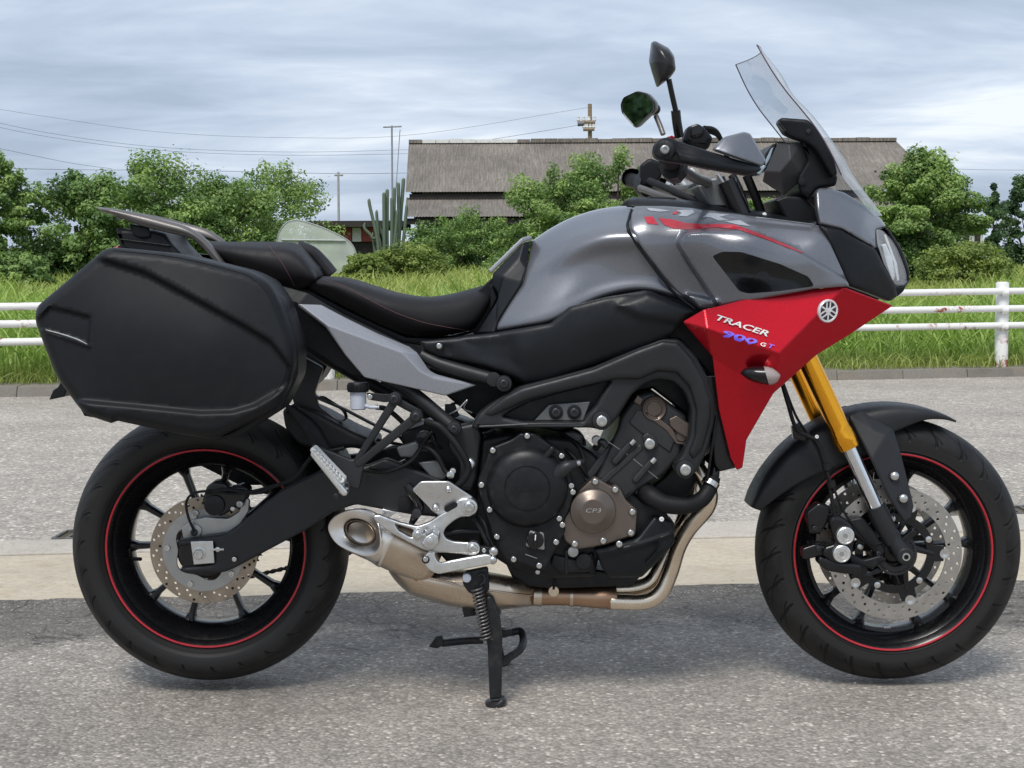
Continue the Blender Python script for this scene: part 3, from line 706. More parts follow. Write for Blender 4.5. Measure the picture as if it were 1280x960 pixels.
barn = empty('barn', loc=(P(820, 340, 42).x, 42, P(820, 340, 42).z)); tag(barn, 'old barn with weathered brown corrugated roof behind the trees', 'barn')
bo = Vector(barn.location)
def wavy(name, a0, a1, b0, b1, n, amp, m, parent):     # corrugated sheet: a0-a1 upper edge, b0-b1 lower edge
    vs_ = []
    for (p, q) in ((a0, a1), (b0, b1)):
        for k in range(n * 6 + 1):
            t = k / (n * 6); w = amp * math.sin(2 * math.pi * t * n); c = p.lerp(q, t); vs_.append((c.x - bo.x, c.y - bo.y - w * .5, c.z - bo.z + w))
    N = n * 6 + 1; return mk(name, vs_, [(k, k + 1, N + k + 1, N + k) for k in range(N - 1)], m, parent, 60)
ra, rb = P(511, 178, 44), P(1119, 173, 44); ea, eb = P(507, 240, 40), P(1182, 231, 40); rb.z = ra.z; eb.z = ea.z
NS = 7
for k in range(NS):                                     # the roof in broad sheets, each lapping the next
    t0, t1 = k / NS, (k + 1) / NS
    wavy('roof_sheet', ra.lerp(rb, t0), ra.lerp(rb, t1), ea.lerp(eb, t0), ea.lerp(eb, t1), 26, .007, 'roof_sheet', barn)
la, lb = P(508, 247, 40.4), P(1182, 238, 40.4); lc, ld = P(505, 271, 38), P(1200, 262, 38); lb.z = la.z; ld.z = lc.z
for k in range(NS):
    t0, t1 = k / NS, (k + 1) / NS
    wavy('lean_to_sheet', la.lerp(lb, t0), la.lerp(lb, t1), lc.lerp(ld, t0), lc.lerp(ld, t1), 26, .007, 'roof_sheet', barn)
def bbox(name, x0, x1, y0, y1, z0, z1, m, parent, off=None):
    o_ = off if off is not None else Vector((0, 0, 0))
    vs_ = [(x - o_.x, y - o_.y, z - o_.z) for z in (z0, z1) for (x, y) in ((x0, y0), (x1, y0), (x1, y1), (x0, y1))]
    return mk(name, vs_, [(0, 3, 2, 1), (4, 5, 6, 7), (0, 1, 5, 4), (1, 2, 6, 5), (2, 3, 7, 6), (3, 0, 4, 7)], m, parent)
bbox('upper_wall', ea.x + .2, eb.x - .3, 40.5, 47.5, ea.z - .8, ea.z - .06, 'dark_timber', barn, bo)
bbox('eave_beam', ea.x + .1, eb.x - .1, 40.1, 40.3, ea.z - .22, ea.z - .05, 'dark_timber', barn, bo)
wx = lc.x + .35
while wx < ld.x - 1:
    bbox('wall_board', wx, wx + .88, 38.8, 38.9, .6, lc.z - .12, 'wall_board', barn, bo); wx += .9
bbox('side_wall', lc.x + .3, lc.x + .36, 38.9, 47, .6, lc.z, 'dark_timber', barn, bo)
bbox('fascia', lc.x, ld.x, 38.1, 38.2, lc.z - .2, lc.z - .04, 'dark_timber', barn, bo)
rt = Vector((0, 48, ra.z)); back = [ra, rb, Vector((eb.x, 48, ea.z)), Vector((ea.x, 48, ea.z))]
mk('rear_roof', [p - bo for p in back], [(0, 1, 2, 3)], 'roof_sheet', barn)
gl = [Vector((ra.x + .05, 44, ra.z - .1)), Vector((ea.x + .12, 40.3, ea.z)), Vector((ea.x + .12, 47.8, ea.z))]
mk('gable', [p - bo for p in gl], [(0, 1, 2)], 'dark_timber', barn)
nr = 36
for k in range(nr):
    p = ra.lerp(rb, (k + .03) / nr); q = ra.lerp(rb, (k + .99) / nr); dz = .03 * (rng.uniform() - .3)
    bbox('ridge_tile', p.x, q.x, 43.8, 44.2, ra.z - .04, ra.z + .07 + dz, 'roof_sheet' if (k / nr > .22 or k == 0) else 'white_wall', barn, bo)

# ------------------------------------------------------------------ small buildings
gb = P(395, 336, 27)
gh = empty('greenhouse', loc=gb); tag(gh, 'pale plastic tunnel greenhouse behind the passenger seat', 'greenhouse')
m, nt, b = nodes_of('greenhouse_film')
nt.links.new(rampn(nt, noise(nt, 1.2, 6, .6), [(.3, (.50, .56, .48)), (.7, (.78, .82, .76))]), b.inputs['Base Color']); b.inputs['Roughness'].default_value = .45; b.inputs['Alpha'].default_value = .62
mat('galvanised', (.42, .43, .43), .45, .6)
arch = cr([(345, 342), (346, 300), (356, 280), (371, 275), (394, 281), (418, 291), (438, 303), (446, 320), (447, 342)], 4)
A0 = [P(a, b_, 27) - gb for a, b_ in arch]; A1 = [p + Vector((-.35, 2.2, 0)) for p in A0]; N = len(A0)
mk('film', A0 + A1, [(k, k + 1, N + k + 1, N + k) for k in range(N - 1)], 'greenhouse_film', gh, 60)
mk('end_wall', [p + Vector((0, .004, 0)) for p in A0], [tuple(range(N))], 'greenhouse_film', gh)
for t in (0, .33, .66, 1): v, f = sweep([p.lerp(q, t) for p, q in zip(A0, A1)], .011, 6); mk('hoop', v, f, 'galvanised', gh)
v, f = sweep([P(352, 300, 26.98) - gb, P(432, 301, 26.98) - gb], .02, 6); mk('crossbar', v, f, 'galvanised', gh)

sb = P(430, 335, 37); shed = empty('shed', loc=sb); tag(shed, 'low dark roofed shed with red panels behind the greenhouse', 'shed')
q0, q1 = P(392, 283, 37), P(476, 281, 37)
bbox('roof', q0.x - .2, q1.x + .6, 36.6, 40, q0.z - .03, q0.z + .13, 'dark_timber', shed, sb)
for i, (a, b_, mm) in enumerate(((394, 424, 'dark_timber'), (424, 440, 'red_sheet'), (440, 452, 'white_wall'), (452, 472, 'red_sheet'))):
    bbox('wall_panel', P(a, 300, 37).x + .01, P(b_, 300, 37).x - .01, 37, 37.08, P(430, 302, 37).z, q0.z - .04, mm, shed, sb)
bbox('wall', P(394, 300, 37).x, P(474, 300, 37).x, 37.1, 39.8, .5, P(430, 300, 37).z + .3, 'dark_timber', shed, sb)

hb = P(1222, 330, 60); house = empty('house', loc=hb); tag(house, 'distant white house with red roof between the round tree and the cypress', 'house')
hx0, hx1 = P(1196, 300, 60).x, P(1229, 300, 60).x
bbox('wall', hx0, hx1, 60, 65, .5, P(1220, 282, 60).z, 'white_wall', house, hb)
hz = P(1220, 282, 60).z; hr = P(1220, 272, 60).z
mk('roof', [p - hb for p in (Vector((hx0 - .3, 59.7, hz)), Vector((hx1 + .3, 59.7, hz)), Vector((hx1 + .3, 65.3, hz)), Vector((hx0 - .3, 65.3, hz)), Vector((hx0 - .3, 62.5, hr)), Vector((hx1 + .3, 62.5, hr)))], [(0, 1, 5, 4), (2, 3, 4, 5), (0, 4, 3), (1, 2, 5)], 'red_tile', house)
for wx in (1204, 1218): bbox('window', P(wx, 296, 60).x, P(wx + 7, 296, 60).x, 59.94, 60.0, P(wx, 305, 60).z, P(wx, 290, 60).z, 'dark_timber', house, hb)

# ------------------------------------------------------------------ cactus, poles, antenna, wires
leafmat('cactus_skin', (.13, .175, .12), (.22, .275, .18), .6, .0)
cb = P(488, 335, 34); cactus = empty('cactus', loc=cb); tag(cactus, 'tall columnar cactus cluster left of the barn', 'cactus')
for (x0, x1, yt, w) in ((474, 462, 248, 3.6), (477, 471, 262, 3.4), (481, 480, 240, 4), (485, 484, 236, 4), (489, 490, 246, 4), (492, 493, 234, 4), (496, 498, 228, 4), (499, 504, 223, 4), (500, 508, 255, 3.6), (482, 474, 275, 3.4), (488, 496, 262, 3.6), (470, 456, 278, 3.4), (493, 503, 240, 3.6), (478, 466, 290, 3.4)):
    dd = rng.uniform(-.4, .4); kx = rng.uniform(-2.5, 2.5); pts = [P(x0, 335, 34 + dd) - cb, P((x0 * .6 + x1 * .4) + kx, 300, 34 + dd) - cb, P(x1, yt + 8, 34 + dd) - cb, P(x1, yt, 34 + dd) - cb]
    w_ = w * pm(34) / 2; q = cr(pts, 5); rr = [w_] * (len(q) - 4) + [w_ * .9, w_ * .75, w_ * .5, w_ * .12]
    v, f = sweep(q, rr, 14); v = [p + (p - Vector(q[i // 14])) * (.16 if i % 2 else -.1) for i, p in enumerate(v)]
    mk('stem', v, f, 'cactus_skin', cactus, 180)
mat('pole_wood', (.26, .19, .13), .85, var=.3); mat('pole_concrete', (.36, .36, .35), .8); mat('wire_black', (.12, .13, .15), .6); mat('antenna_alu', (.35, .36, .38), .5, .5)
def pole(name, label, cat, px, pt, y, r, m, base=340):
    a = P(px, base, y); t = P(px - 1.2, pt, y); root = empty(name, loc=a); tag(root, label, cat)
    v, f = sweep([(0, 0, -.5), t - a], [r, r * .8], 10); mk('shaft', v, f, m, root); return root, a
up, ua = pole('utility_pole', 'wooden utility pole with crossarms rising behind the barn roof', 'pole', 738.5, 130, 62, .11, 'pole_wood')
for (x0, x1, py) in ((722, 744, 153), (729, 743, 162)):
    v, f = sweep([P(x0, py, 61.8) - ua, P(x1, py - .3, 61.8) - ua], .07, 6); mk('crossarm', v, f, 'pole_wood', up)
    for x_ in np.linspace(x0 + 1, x1 - 1, 4): lathe('insulator', [(.0, .22), (.06, .2), (.05, .12), (.08, .08), (.05, 0)], P(x_, py - 1, 61.8) - ua, 'white_wall', up, axis=(0, 0, 1), seg=8)
v, f = sweep([P(722, 155, 61.8) - ua, P(730, 154.5, 61.8) - ua], .10, 8); mk('transformer', v, f, 'wire_black', up)
cp, ca = pole('concrete_pole', 'thin grey concrete pole above the left thicket', 'pole', 424, 215, 52, .05, 'pole_concrete')
v, f = sweep([P(418, 219, 52) - ca, P(429, 219, 52) - ca], .035, 6); mk('crossarm', v, f, 'pole_concrete', cp)
an, aa = pole('antenna_mast', 'tall slender television antenna mast left of the barn', 'antenna', 491, 157, 38, .03, 'antenna_alu', 335)
v, f = sweep([P(479, 159, 38) - aa, P(502, 158, 38) - aa], .02, 6); mk('boom', v, f, 'antenna_alu', an)
for x_ in (481, 486, 491, 496, 500): v, f = sweep([P(x_, 159, 37.6) - aa, P(x_ + .4, 158, 38.4) - aa], .012, 5); mk('element', v, f, 'antenna_alu', an)
v, f = sweep([P(500, 162, 38) - aa, P(495, 235, 38) - aa], .012, 5); mk('guy_wire', v, f, 'antenna_alu', an)
def wire(pts, y0, y1, r, label):
    ws = [P(px, py, y0 + (y1 - y0) * i / (len(pts) - 1)) for i, (px, py) in enumerate(pts)]; b0 = ws[0].copy()
    v, f = sweep(cr([tuple(w - b0) for w in ws], 8), r * .5, 5); o_ = mk('power_line', v, f, 'wire_black', None, 180); o_.location = b0; tag(o_, label, 'wire', 'overhead power lines')
wire([(-60, 127), (60, 146), (200, 165), (360, 172), (520, 168), (737, 134)], 60, 62, .012, 'highest thin wire sagging from the left edge to the wooden pole')
wire([(-60, 140), (60, 166), (200, 184), (360, 190), (510, 187), (560, 183)], 58, 66, .014, 'upper of two wires sagging together across the left sky')
wire([(-60, 146), (60, 171), (200, 188), (360, 194), (510, 192), (560, 189)], 58, 66, .014, 'lower of two wires sagging together across the left sky')
wire([(-60, 173), (30, 192), (90, 204), (140, 211)], 50, 60, .014, 'steep wire running down behind the leftmost tree')
wire([(-60, 208), (80, 212), (230, 213), (424, 217), (520, 216)], 48, 54, .016, 'lowest level wire running to the concrete pole')
wire([(726, 156), (660, 167), (610, 175), (540, 187)], 61.8, 56, .016, 'dark wire dropping left from the wooden pole over the barn roof')
wire([(1150, 209), (1220, 212), (1340, 213)], 60, 60, .014, 'short wire right of the big round tree')
# ================================================================== motorcycle
mat('plastic_black', (.007, .008, .0098), .46, spec=.25, bump=.25, bs=900, bd=.0003, var=.2, rvar=.08)
mat('plastic_case', (.0065, .0078, .0098), .50, spec=.26, bump=.3, bs=1100, bd=.0003, var=.08, vs_=6, rvar=.05, dust=.015)
mat('plastic_side', (.008, .0095, .012), .42, spec=.28, bump=.2, bs=900, bd=.0003, rvar=.07)
mat('gloss_black', (.006, .006, .0075), .25, coat=.25, spec=.35, rvar=.06)
mat('frame_black', (.0165, .0178, .0200), .44, .1, spec=.42, rvar=.06, bump=.15, bs=700, bd=.0003)
mat('engine_black', (.0095, .0105, .0125), .38, .1, spec=.30, rvar=.08, bump=.3, bs=500, bd=.0004, dust=.06)
mat('head_black', (.027, .0285, .031), .42, .15, spec=.4, rvar=.08, bump=.3, bs=500, bd=.0004, dust=.05)
mat('instrument_black', (.028, .029, .031), .4, rvar=.05)
mat('rubber', (.007, .007, .008), .60, spec=.3, rvar=.1)
mat('seat_vinyl', (.0115, .0108, .0125), .60, spec=.30, bump=.5, bs=420, bd=.0005, rvar=.06)
mat('seat_side', (.013, .0125, .014), .5, bump=.6, bs=300, bd=.0005)
mat('stitch', (.10, .05, .05), .8)
mat('fender_black', (.017, .018, .0205), .48, spec=.35, rvar=.07, bump=.2, bs=900, bd=.0003)
mat('bolt_steel', (.62, .62, .60), .28, 1., var=.08, rvar=.08)
mat('bolt_dark', (.05, .05, .055), .38, .7)
mat('aluminium', (.66, .66, .65), .33, 1., var=.07, rvar=.09, bump=.12, bs=500, bd=.0003)
mat('aluminium_light', (.74, .75, .74), .3, .9, var=.06)
mat('chrome_tube', (.74, .76, .79), .16, 1., var=.04, rvar=.04)
mat('disc_steel', (.48, .455, .42), .36, 1., var=.12, vs_=40, rvar=.1)
mat('disc_rear_steel', (.36, .30, .235), .42, 1., var=.16, vs_=40, rvar=.1)
mat('bronze_cover', (.165, .136, .117), .36, .8, var=.08, rvar=.08, bump=.15, bs=400, bd=.0004)
mat('cam_bronze', (.125, .10, .085), .38, .7, var=.15)
mat('gold_fork', (.96, .43, .035), .20, 1., var=.03, rvar=.02)
mat('rack_grey', (.15, .14, .135), .36, .5, var=.12, rvar=.06)
mat('instrument_grey', (.13, .135, .14), .4, .3)
mat('display_glass', (.30, .38, .44), .12, .2)
mat('reservoir_white', (.52, .56, .64), .35, var=.1)
mat('red_stripe', (.42, .014, .025), .4, coat=.2)
mat('white_print', (.78, .78, .76), .45)
mat('violet_print', (.16, .10, .80), .4)
mat('decal_red', (.50, .012, .03), .3, coat=.6)
mat('decal_pale', (.40, .42, .45), .3, .2, coat=.6)
mat('decal_dark', (.07, .075, .085), .3, .2, coat=.6)
mat('badge_dark', (.02, .016, .03), .25, coat=.6)
mat('badge_chrome', (.86, .85, .87), .28, .35)
mat('mirror_glass', (.80, .84, .80), .02, 1., var=.02, rvar=.01)
mat('mirror_shell', (.011, .011, .012), .36, spec=.35, rvar=.06, coat=.15)
mat('chain_steel', (.06, .05, .045), .45, .8)
mat('hub_alu', (.40, .40, .39), .4, .9, var=.1)
mat('stand_black', (.013, .0145, .017), .42, .1, spec=.35, dust=.15)
mat('spring_steel', (.16, .155, .15), .4, .7, dust=.2)
# painted bodywork
def paint(name, c, metal, rough, flake=.25, coat=1.):
    m, nt, b = nodes_of(name)
    v = nt.nodes.new('ShaderNodeTexVoronoi'); v.inputs['Scale'].default_value = 2200; t = nt.nodes.new('ShaderNodeTexCoord'); nt.links.new(t.outputs['Object'], v.inputs['Vector'])
    sp = nt.nodes.new('ShaderNodeSeparateColor'); nt.links.new(v.outputs['Color'], sp.inputs[0])
    nt.links.new(mixc(nt, 1., c, mapr(nt, sp.outputs[0], 0, 1, 1 - flake, 1 + flake), 'MULTIPLY'), b.inputs['Base Color'])
    b.inputs['Metallic'].default_value = metal; b.inputs['Roughness'].default_value = rough; b.inputs['Coat Weight'].default_value = coat; b.inputs['Coat Roughness'].default_value = .11; b.inputs['Specular IOR Level'].default_value = .2
    bn = bumpn(nt, b, noise(nt, 55, 2), .025, .002); nt.links.new(bn, b.inputs['Coat Normal'])
    return m
paint('paint_grey', (.172, .179, .200), .55, .34, .25, .8)
paint('paint_grey_light', (.265, .275, .305), .25, .42)
paint('paint_red', (.47, .0012, .012), .82, .28, .4, .5)
# titanium grey exhaust that browns with heat
def exhaust(name, a, b_, rough):
    m, nt, b = nodes_of(name)
    n = noise(nt, 5, 5, .6); cc = mixc(nt, mapr(nt, n, .35, .65, 0, 1), a, b_); nt.links.new(cc, b.inputs['Base Color'])
    b.inputs['Metallic'].default_value = 1; nt.links.new(mapr(nt, noise(nt, 30, 5), .3, .7, rough - .08, rough + .1), b.inputs['Roughness'])
exhaust('exhaust_pipe', (.80, .70, .57), (.70, .58, .44), .26)
exhaust('exhaust_brown', (.36, .215, .135), (.46, .31, .21), .38)
exhaust('exhaust_chamber', (.66, .56, .45), (.50, .40, .31), .30)
exhaust('silencer_tip', (.86, .82, .76), (.78, .73, .67), .33)
exhaust('silencer_inner', (.26, .21, .16), (.20, .16, .12), .4)
# tyre rubber with tread grooves cut by angle
def tyre_mat(name, R0, W, n):
    m, nt, b = nodes_of(name)
    t = nt.nodes.new('ShaderNodeTexCoord'); s = nt.nodes.new('ShaderNodeSeparateXYZ'); nt.links.new(t.outputs['Object'], s.inputs[0])
    def mth(op, a, c=None):
        k = nt.nodes.new('ShaderNodeMath'); k.operation = op
        for i, v in enumerate((a, c)):
            if v is None: continue
            if isinstance(v, (int, float)): k.inputs[i].default_value = v
            else: nt.links.new(v, k.inputs[i])
        return k.outputs[0]
    ang = mth('ARCTAN2', s.outputs['Z'], s.outputs['X']); lat = mth('ABSOLUTE', s.outputs['Y'])
    rad = mth('SQRT', mth('ADD', mth('MULTIPLY', s.outputs['X'], s.outputs['X']), mth('MULTIPLY', s.outputs['Z'], s.outputs['Z'])))
    sw = mth('ADD', mth('MULTIPLY', ang, n / (2 * math.pi)), mth('ADD', mth('MULTIPLY', lat, 30.), mth('MULTIPLY', mth('SINE', mth('MULTIPLY', lat, 75.)), .28)))
    fr = mth('FRACT', sw); g1 = mth('ABSOLUTE', mth('SUBTRACT', fr, .5))
    gr = mapr(nt, g1, .025, .06, 1, 0)
    fr2 = mth('FRACT', mth('ADD', mth('MULTIPLY', ang, n / (2 * math.pi)), mth('ADD', mth('MULTIPLY', lat, 40.), .37))); g2 = mapr(nt, mth('ABSOLUTE', mth('SUBTRACT', fr2, .5)), .015, .04, 1, 0)
    zone = mth('MULTIPLY', mapr(nt, rad, R0 - .050, R0 - .044, 0, 1), mapr(nt, lat, .008, .014, 0, 1))
    zone2 = mth('MULTIPLY', mapr(nt, rad, R0 - .040, R0 - .034, 0, 1), mapr(nt, lat, W * .45, W * .5, 0, 1))
    gg = mth('MAXIMUM', mth('MULTIPLY', gr, zone), mth('MULTIPLY', g2, zone2))
    rings = mth('MULTIPLY', mth('SINE', mth('MULTIPLY', rad, 900.)), mapr(nt, rad, R0 - .07, R0 - .06, .25, 0))
    h = mth('ADD', mth('MULTIPLY', gg, -1.), mth('MULTIPLY', rings, .12))
    dusty = mapr(nt, noise(nt, 9, 6, .7), .4, .75, 0, .5)
    tread = mapr(nt, rad, R0 - .052, R0 - .047, .12, 1)
    cc = mixc(nt, mth('MULTIPLY', dusty, tread), mixc(nt, tread, (.019, .0185, .018), (.009, .009, .0095)), (.045, .042, .038))
    nt.links.new(mixc(nt, gg, cc, (.004, .004, .004)), b.inputs['Base Color'])
    b.inputs['Roughness'].default_value = .52; b.inputs['Specular IOR Level'].default_value = .25
    bb = bumpn(nt, b, h, .9, .004); bumpn(nt, b, noise(nt, 260, 3), .12, .0008, bb)
tyre_mat('tyre_front', .297, .06, 26); tyre_mat('tyre_rear', .308, .09, 26)
mat('rim_black', (.006, .006, .007), .26, .1, coat=.3, spec=.3, rvar=.05)

bike = empty('motorcycle', loc=(0, 0, 0)); tag(bike, 'grey and red sport touring motorcycle with black side case parked on its centre stand', 'motorcycle')

# ------------------------------------------------------------------ wheels
def wheel(px, py, Rt, Wt, rimw, phase, half, tm, label):
    c = P(px, py, 0); w = empty('wheel', bike, c); w['label'] = label
    def L(name, prof, m, seg=96, parent=w, ang=30): return lathe(name, prof, (0, 0, 0), m, parent, axis=(0, -1, 0), seg=seg, ang=ang)
    hw = Wt / 2; q = [(.2215, rimw - .004), (.226, rimw + .003), (Rt - .07, hw * .965), (Rt - .050, hw), (Rt - .034, hw * .955), (Rt - .022, hw * .80), (Rt - .011, hw * .58), (Rt - .0035, hw * .3), (Rt, 0)]
    q = [(.219, rimw - .012)] + q; prof = cr(q + [(r, -a) for r, a in q[-2::-1]], 4)
    L('tyre', [tuple(p) for p in prof], tm, 128, ang=60)
    z = rimw
    rp = [(.206, z - .014), (.214, z - .004), (.2195, z), (.2225, z - .001), (.2225, z - .010), (.205, z - .022), (.196, z - .035), (.192, 0)]
    rp2 = [(.206, z - .014), (.199, z - .02), (.186, z - .035), (.178, z * .35), (.176, 0)]
    L('rim', rp + [(r, -a) for r, a in rp[-2::-1]], 'rim_black'); L('rim', rp2 + [(r, -a) for r, a in rp2[-2::-1]], 'rim_black')
    for s_ in (1, -1):
        L('rim_stripe', [(.2160, s_ * (z - .0008)), (.2172, s_ * (z + .0006)), (.2195, s_ * (z + .0012)), (.2205, s_ * (z + .0006))], 'red_stripe')
    L('hub', [(.0, .062), (.018, .062), (.03, .058), (.042, .045), (.046, .03), (.050, 0), (.046, -.03), (.042, -.045), (.03, -.058), (0, -.062)], 'rim_black', 48)
    # ten spokes in five pairs, flared where they meet the rim
    for k in range(5):
        for sg in (-1, 1):
            a1 = R(phase + 72 * k + sg * half); a0 = R(phase + 72 * k + sg * half * .78)
            p0 = Vector((math.cos(a0), 0, math.sin(a0))) * .036; p1 = Vector((math.cos(a1), 0, math.sin(a1))) * .183
            d = (p1 - p0).normalized(); s_ = Vector((-d.z, 0, d.x)); vs_, fs = [], []
            secs = [(0, .011, .026), (.25, .0075, .019), (.6, .0065, .016), (.86, .0075, .017), (.95, .012, .02), (1.02, .022, .024)]
            for t, hw_, hy in secs:
                cc = p0.lerp(p1, t)
                for (u, v) in ((-1, -.6), (-.55, -1), (.55, -1), (1, -.6), (1, .6), (.55, 1), (-.55, 1), (-1, .6)): vs_.append(cc + s_ * hw_ * u + Vector((0, hy * v, 0)))
            for i in range(len(secs) - 1):
                for j in range(8): fs.append((i * 8 + j, i * 8 + (j + 1) % 8, (i + 1) * 8 + (j + 1) % 8, (i + 1) * 8 + j))
            mk('spoke', vs_, fs, 'rim_black', w, 50)
    return w, c
fw, fc = wheel(1109, 685, .297, .120, .056, 18.5, 14.5, 'tyre_front', 'front wheel with twin drilled discs')
rw, rc = wheel(265, 679, .308, .180, .072, 93.5, 16, 'tyre_rear', 'rear wheel with one drilled disc on the near side')
# balance weight and valve
mk_w = lambda name, par, v, f, m: mk(name, v, f, m, par)
v, f = sweep([Vector((-.012, -.02, -.1755)), Vector((.004, -.02, -.1752))], .0045, 8); mk('balance_weight', v, f, 'aluminium', fw)
a = R(190); v, f = sweep([Vector((math.cos(a) * .177, -.02, math.sin(a) * .177)), Vector((math.cos(a) * .152, -.045, math.sin(a) * .155))], .0042, 8); mk('valve', v, f, 'rubber', rw)
def ring_plate(name, outer, inner, holes, y, th, m, parent, bev=.0006):
    me = flat_curve([outer, inner] + holes, th, bev)
    for v in me.vertices: v.co.y += y
    me.name = name; smooth(me, 12); return wnorm(link(name, me, m, parent))
def mc(r, n=64, x=0, z=0, amp=0, k=0): return [(x + (r + amp * math.cos(k * t)) * math.cos(t), z + (r + amp * math.cos(k * t)) * math.sin(t)) for t in np.linspace(0, 2 * math.pi, n, endpoint=False)]
def rotor(w, y, ro, ri, m, nh, wave=0):
    hs = []
    for k in range(nh):
        t = 2 * math.pi * k / nh
        for j, rr in enumerate((.22, .5, .78)):
            tt = t + (j - 1) * .10; rad = ri + (ro - ri) * rr
            hs.append(mc(.0031, 9, rad * math.cos(tt), rad * math.sin(tt)))
    return ring_plate('disc_rotor', mc(ro, 96), mc(ri, 80), hs, y, .0045, m, w)
for y in (-.068, .068):
    rot = rotor(fw, y, .147, .112, 'disc_steel', 24)
    # black carrier with ten arms, and the steel buttons
    outer = []
    for k in range(5 * 24):
        t = 2 * math.pi * k / 120; u = abs(((k % 24) - 12) / 12); outer.append(((.088 + .020 * (u > .72)) * math.cos(t), (.088 + .020 * (u > .72)) * math.sin(t)))
    ring_plate('disc_carrier', outer, mc(.070, 60), [], y, .006, 'gloss_black', fw, .001)
    for k in range(5):
        t = 2 * math.pi * k / 5
        v, f = sweep([Vector((.04 * math.cos(t + .3), y * .93, .04 * math.sin(t + .3))), Vector((.085 * math.cos(t), y, .085 * math.sin(t)))], [.008, .006], 8); mk('carrier_arm', v, f, 'gloss_black', fw)
        lathe('disc_button', [(0, .004), (.004, .004), (.006, .005), (.011, .005), (.0115, 0)], (.108 * math.cos(t), y - .002 if y < 0 else y + .002, .108 * math.sin(t)), 'bolt_steel', fw, axis=(0, -1 if y < 0 else 1, 0), seg=16)
        lathe('disc_bolt', [(0, .006), (.004, .006), (.007, .005), (.0075, 0)], (.079 * math.cos(t + .42), y - .003 if y < 0 else y + .003, .079 * math.sin(t + .42)), 'bolt_steel', fw, axis=(0, -1 if y < 0 else 1, 0), seg=12)
for y in (-.058,):
    ring_plate('sensor_ring', mc(.047, 60), mc(.028, 30), [mc(.0019, 4, .040 * math.cos(t), .040 * math.sin(t)) for t in np.linspace(0, 2 * math.pi, 40, endpoint=False)], y - .018, .002, 'bolt_dark', fw)
rot = rotor(rw, -.088, .1175, .090, 'disc_rear_steel', 20)
ring_plate('disc_carrier', mc(.0905, 80), mc(.062, 60, amp=.006, k=5), [], -.0885, .006, 'hub_alu', rw, .001)
for k in range(5):
    t = 2 * math.pi * k / 5 + .55; lathe('disc_bolt', [(.0, .002), (.003, .002), (.0035, .005), (.006, .005), (.0072, 0)], (.079 * math.cos(t), -.091, .079 * math.sin(t)), 'bolt_steel', rw, axis=(0, -1, 0), seg=14)
lathe('hub_drum', [(0, .095), (.05, .095), (.06, .088), (.062, .05)], (0, 0, 0), 'gloss_black', rw, axis=(0, -1, 0), seg=48)
# sprocket and chain on the far side
teeth = []
for k in range(45 * 4):
    t = 2 * math.pi * k / 180; teeth.append(((.108 if k % 4 in (0,) else .1015) * math.cos(t), (.108 if k % 4 in (0,) else .1015) * math.sin(t)))
ring_plate('sprocket', teeth, mc(.05, 40), [], .085, .006, 'chain_steel', rw, .001)
me_l = flat_curve([[(-.0105 + .0045 * math.cos(a), .0045 * math.sin(a)) for a in np.linspace(math.pi / 2, 3 * math.pi / 2, 6)] + [(0, -.0028)] + [(.0105 + .0045 * math.cos(a), .0045 * math.sin(a)) for a in np.linspace(-math.pi / 2, math.pi / 2, 6)] + [(0, .0028)]], .002, .0004)
front_sp = P(560, 640, .085)
vs_, fs_ = [], []
base = [v.co.copy() for v in me_l.vertices]; bf = [tuple(p.vertices) for p in me_l.polygons]
for (a, b_) in ((rc + Vector((-.01, .085, .105)), front_sp + Vector((0, 0, .04))), (rc + Vector((.02, .085, -.105)), front_sp + Vector((0, 0, -.04)))):
    L = (b_ - a).length; n = int(L / .0159); an_ = math.atan2(b_.z - a.z, b_.x - a.x)
    for k in range(n):
        c = a.lerp(b_, k / n)
        for yo in ((-.006, .006) if k % 2 else (-.0035, .0035)):
            o_ = len(vs_); vs_ += [Vector((c.x + p.x * math.cos(an_) - p.z * math.sin(an_), c.y + yo + p.y, c.z + p.x * math.sin(an_) + p.z * math.cos(an_))) for p in base]; fs_ += [tuple(i + o_ for i in q) for q in bf]
ch = mk('chain', vs_, fs_, 'chain_steel', bike); ch['kind'] = 'stuff'

# ------------------------------------------------------------------ rear end: swingarm, axle, brake
sw_out = [(400, 589), (457, 583), (482, 573), (548, 598), (580, 612), (585, 650), (515, 644), (445, 631), (416, 640), (382, 663), (292, 711), (280, 716), (232, 718), (224, 710), (268, 705), (268, 678), (222, 684), (222, 676), (280, 668), (292, 661), (350, 613)]
swa = plate('swingarm', sw_out, -.150, .035, 'frame_black', bike, .007, rnd=5)
mirror(swa)
if 0: facet('swingarm_crease', [(292, 661, -.1505), (350, 613, -.1525), (400, 590, -.1535), (380, 640, -.158), (300, 690, -.155), (285, 685, -.152), (292, 711, -.1505), (382, 663, -.1525)], [(0, 1, 2, 3, 4, 5), (5, 4, 3, 7, 6)], 'frame_black', swa, .002, .001)
plate('axle_block', [(238, 677), (266, 676), (268, 704), (242, 706)], -.156, .02, 'aluminium', bike, .002)
disc('axle_washer', 249, 692, 8.5, -.158, .01, 'bolt_steel', bike, .001)
lathe('axle_nut', [(0, .004), (.0045, .004), (.0055, .010), (.010, .010), (.0115, .007), (.0115, 0)], P(249, 692, -.159), 'bolt_steel', bike, seg=6, ang=20)
tube('chain_adjuster', [(266, 687, -.148), (280, 686.5, -.148)], .0035, 'bolt_steel', bike, 8, 1); disc('adjuster_nut', 272, 687, 3.4, -.152, .008, 'bolt_steel', bike)
bolt(293, 699, -.157, 3.2, bike)
plate('axle_slot', [(226, 682), (284, 675), (284, 706), (228, 712)], -.1385, .012, 'gloss_black', bike, .001)
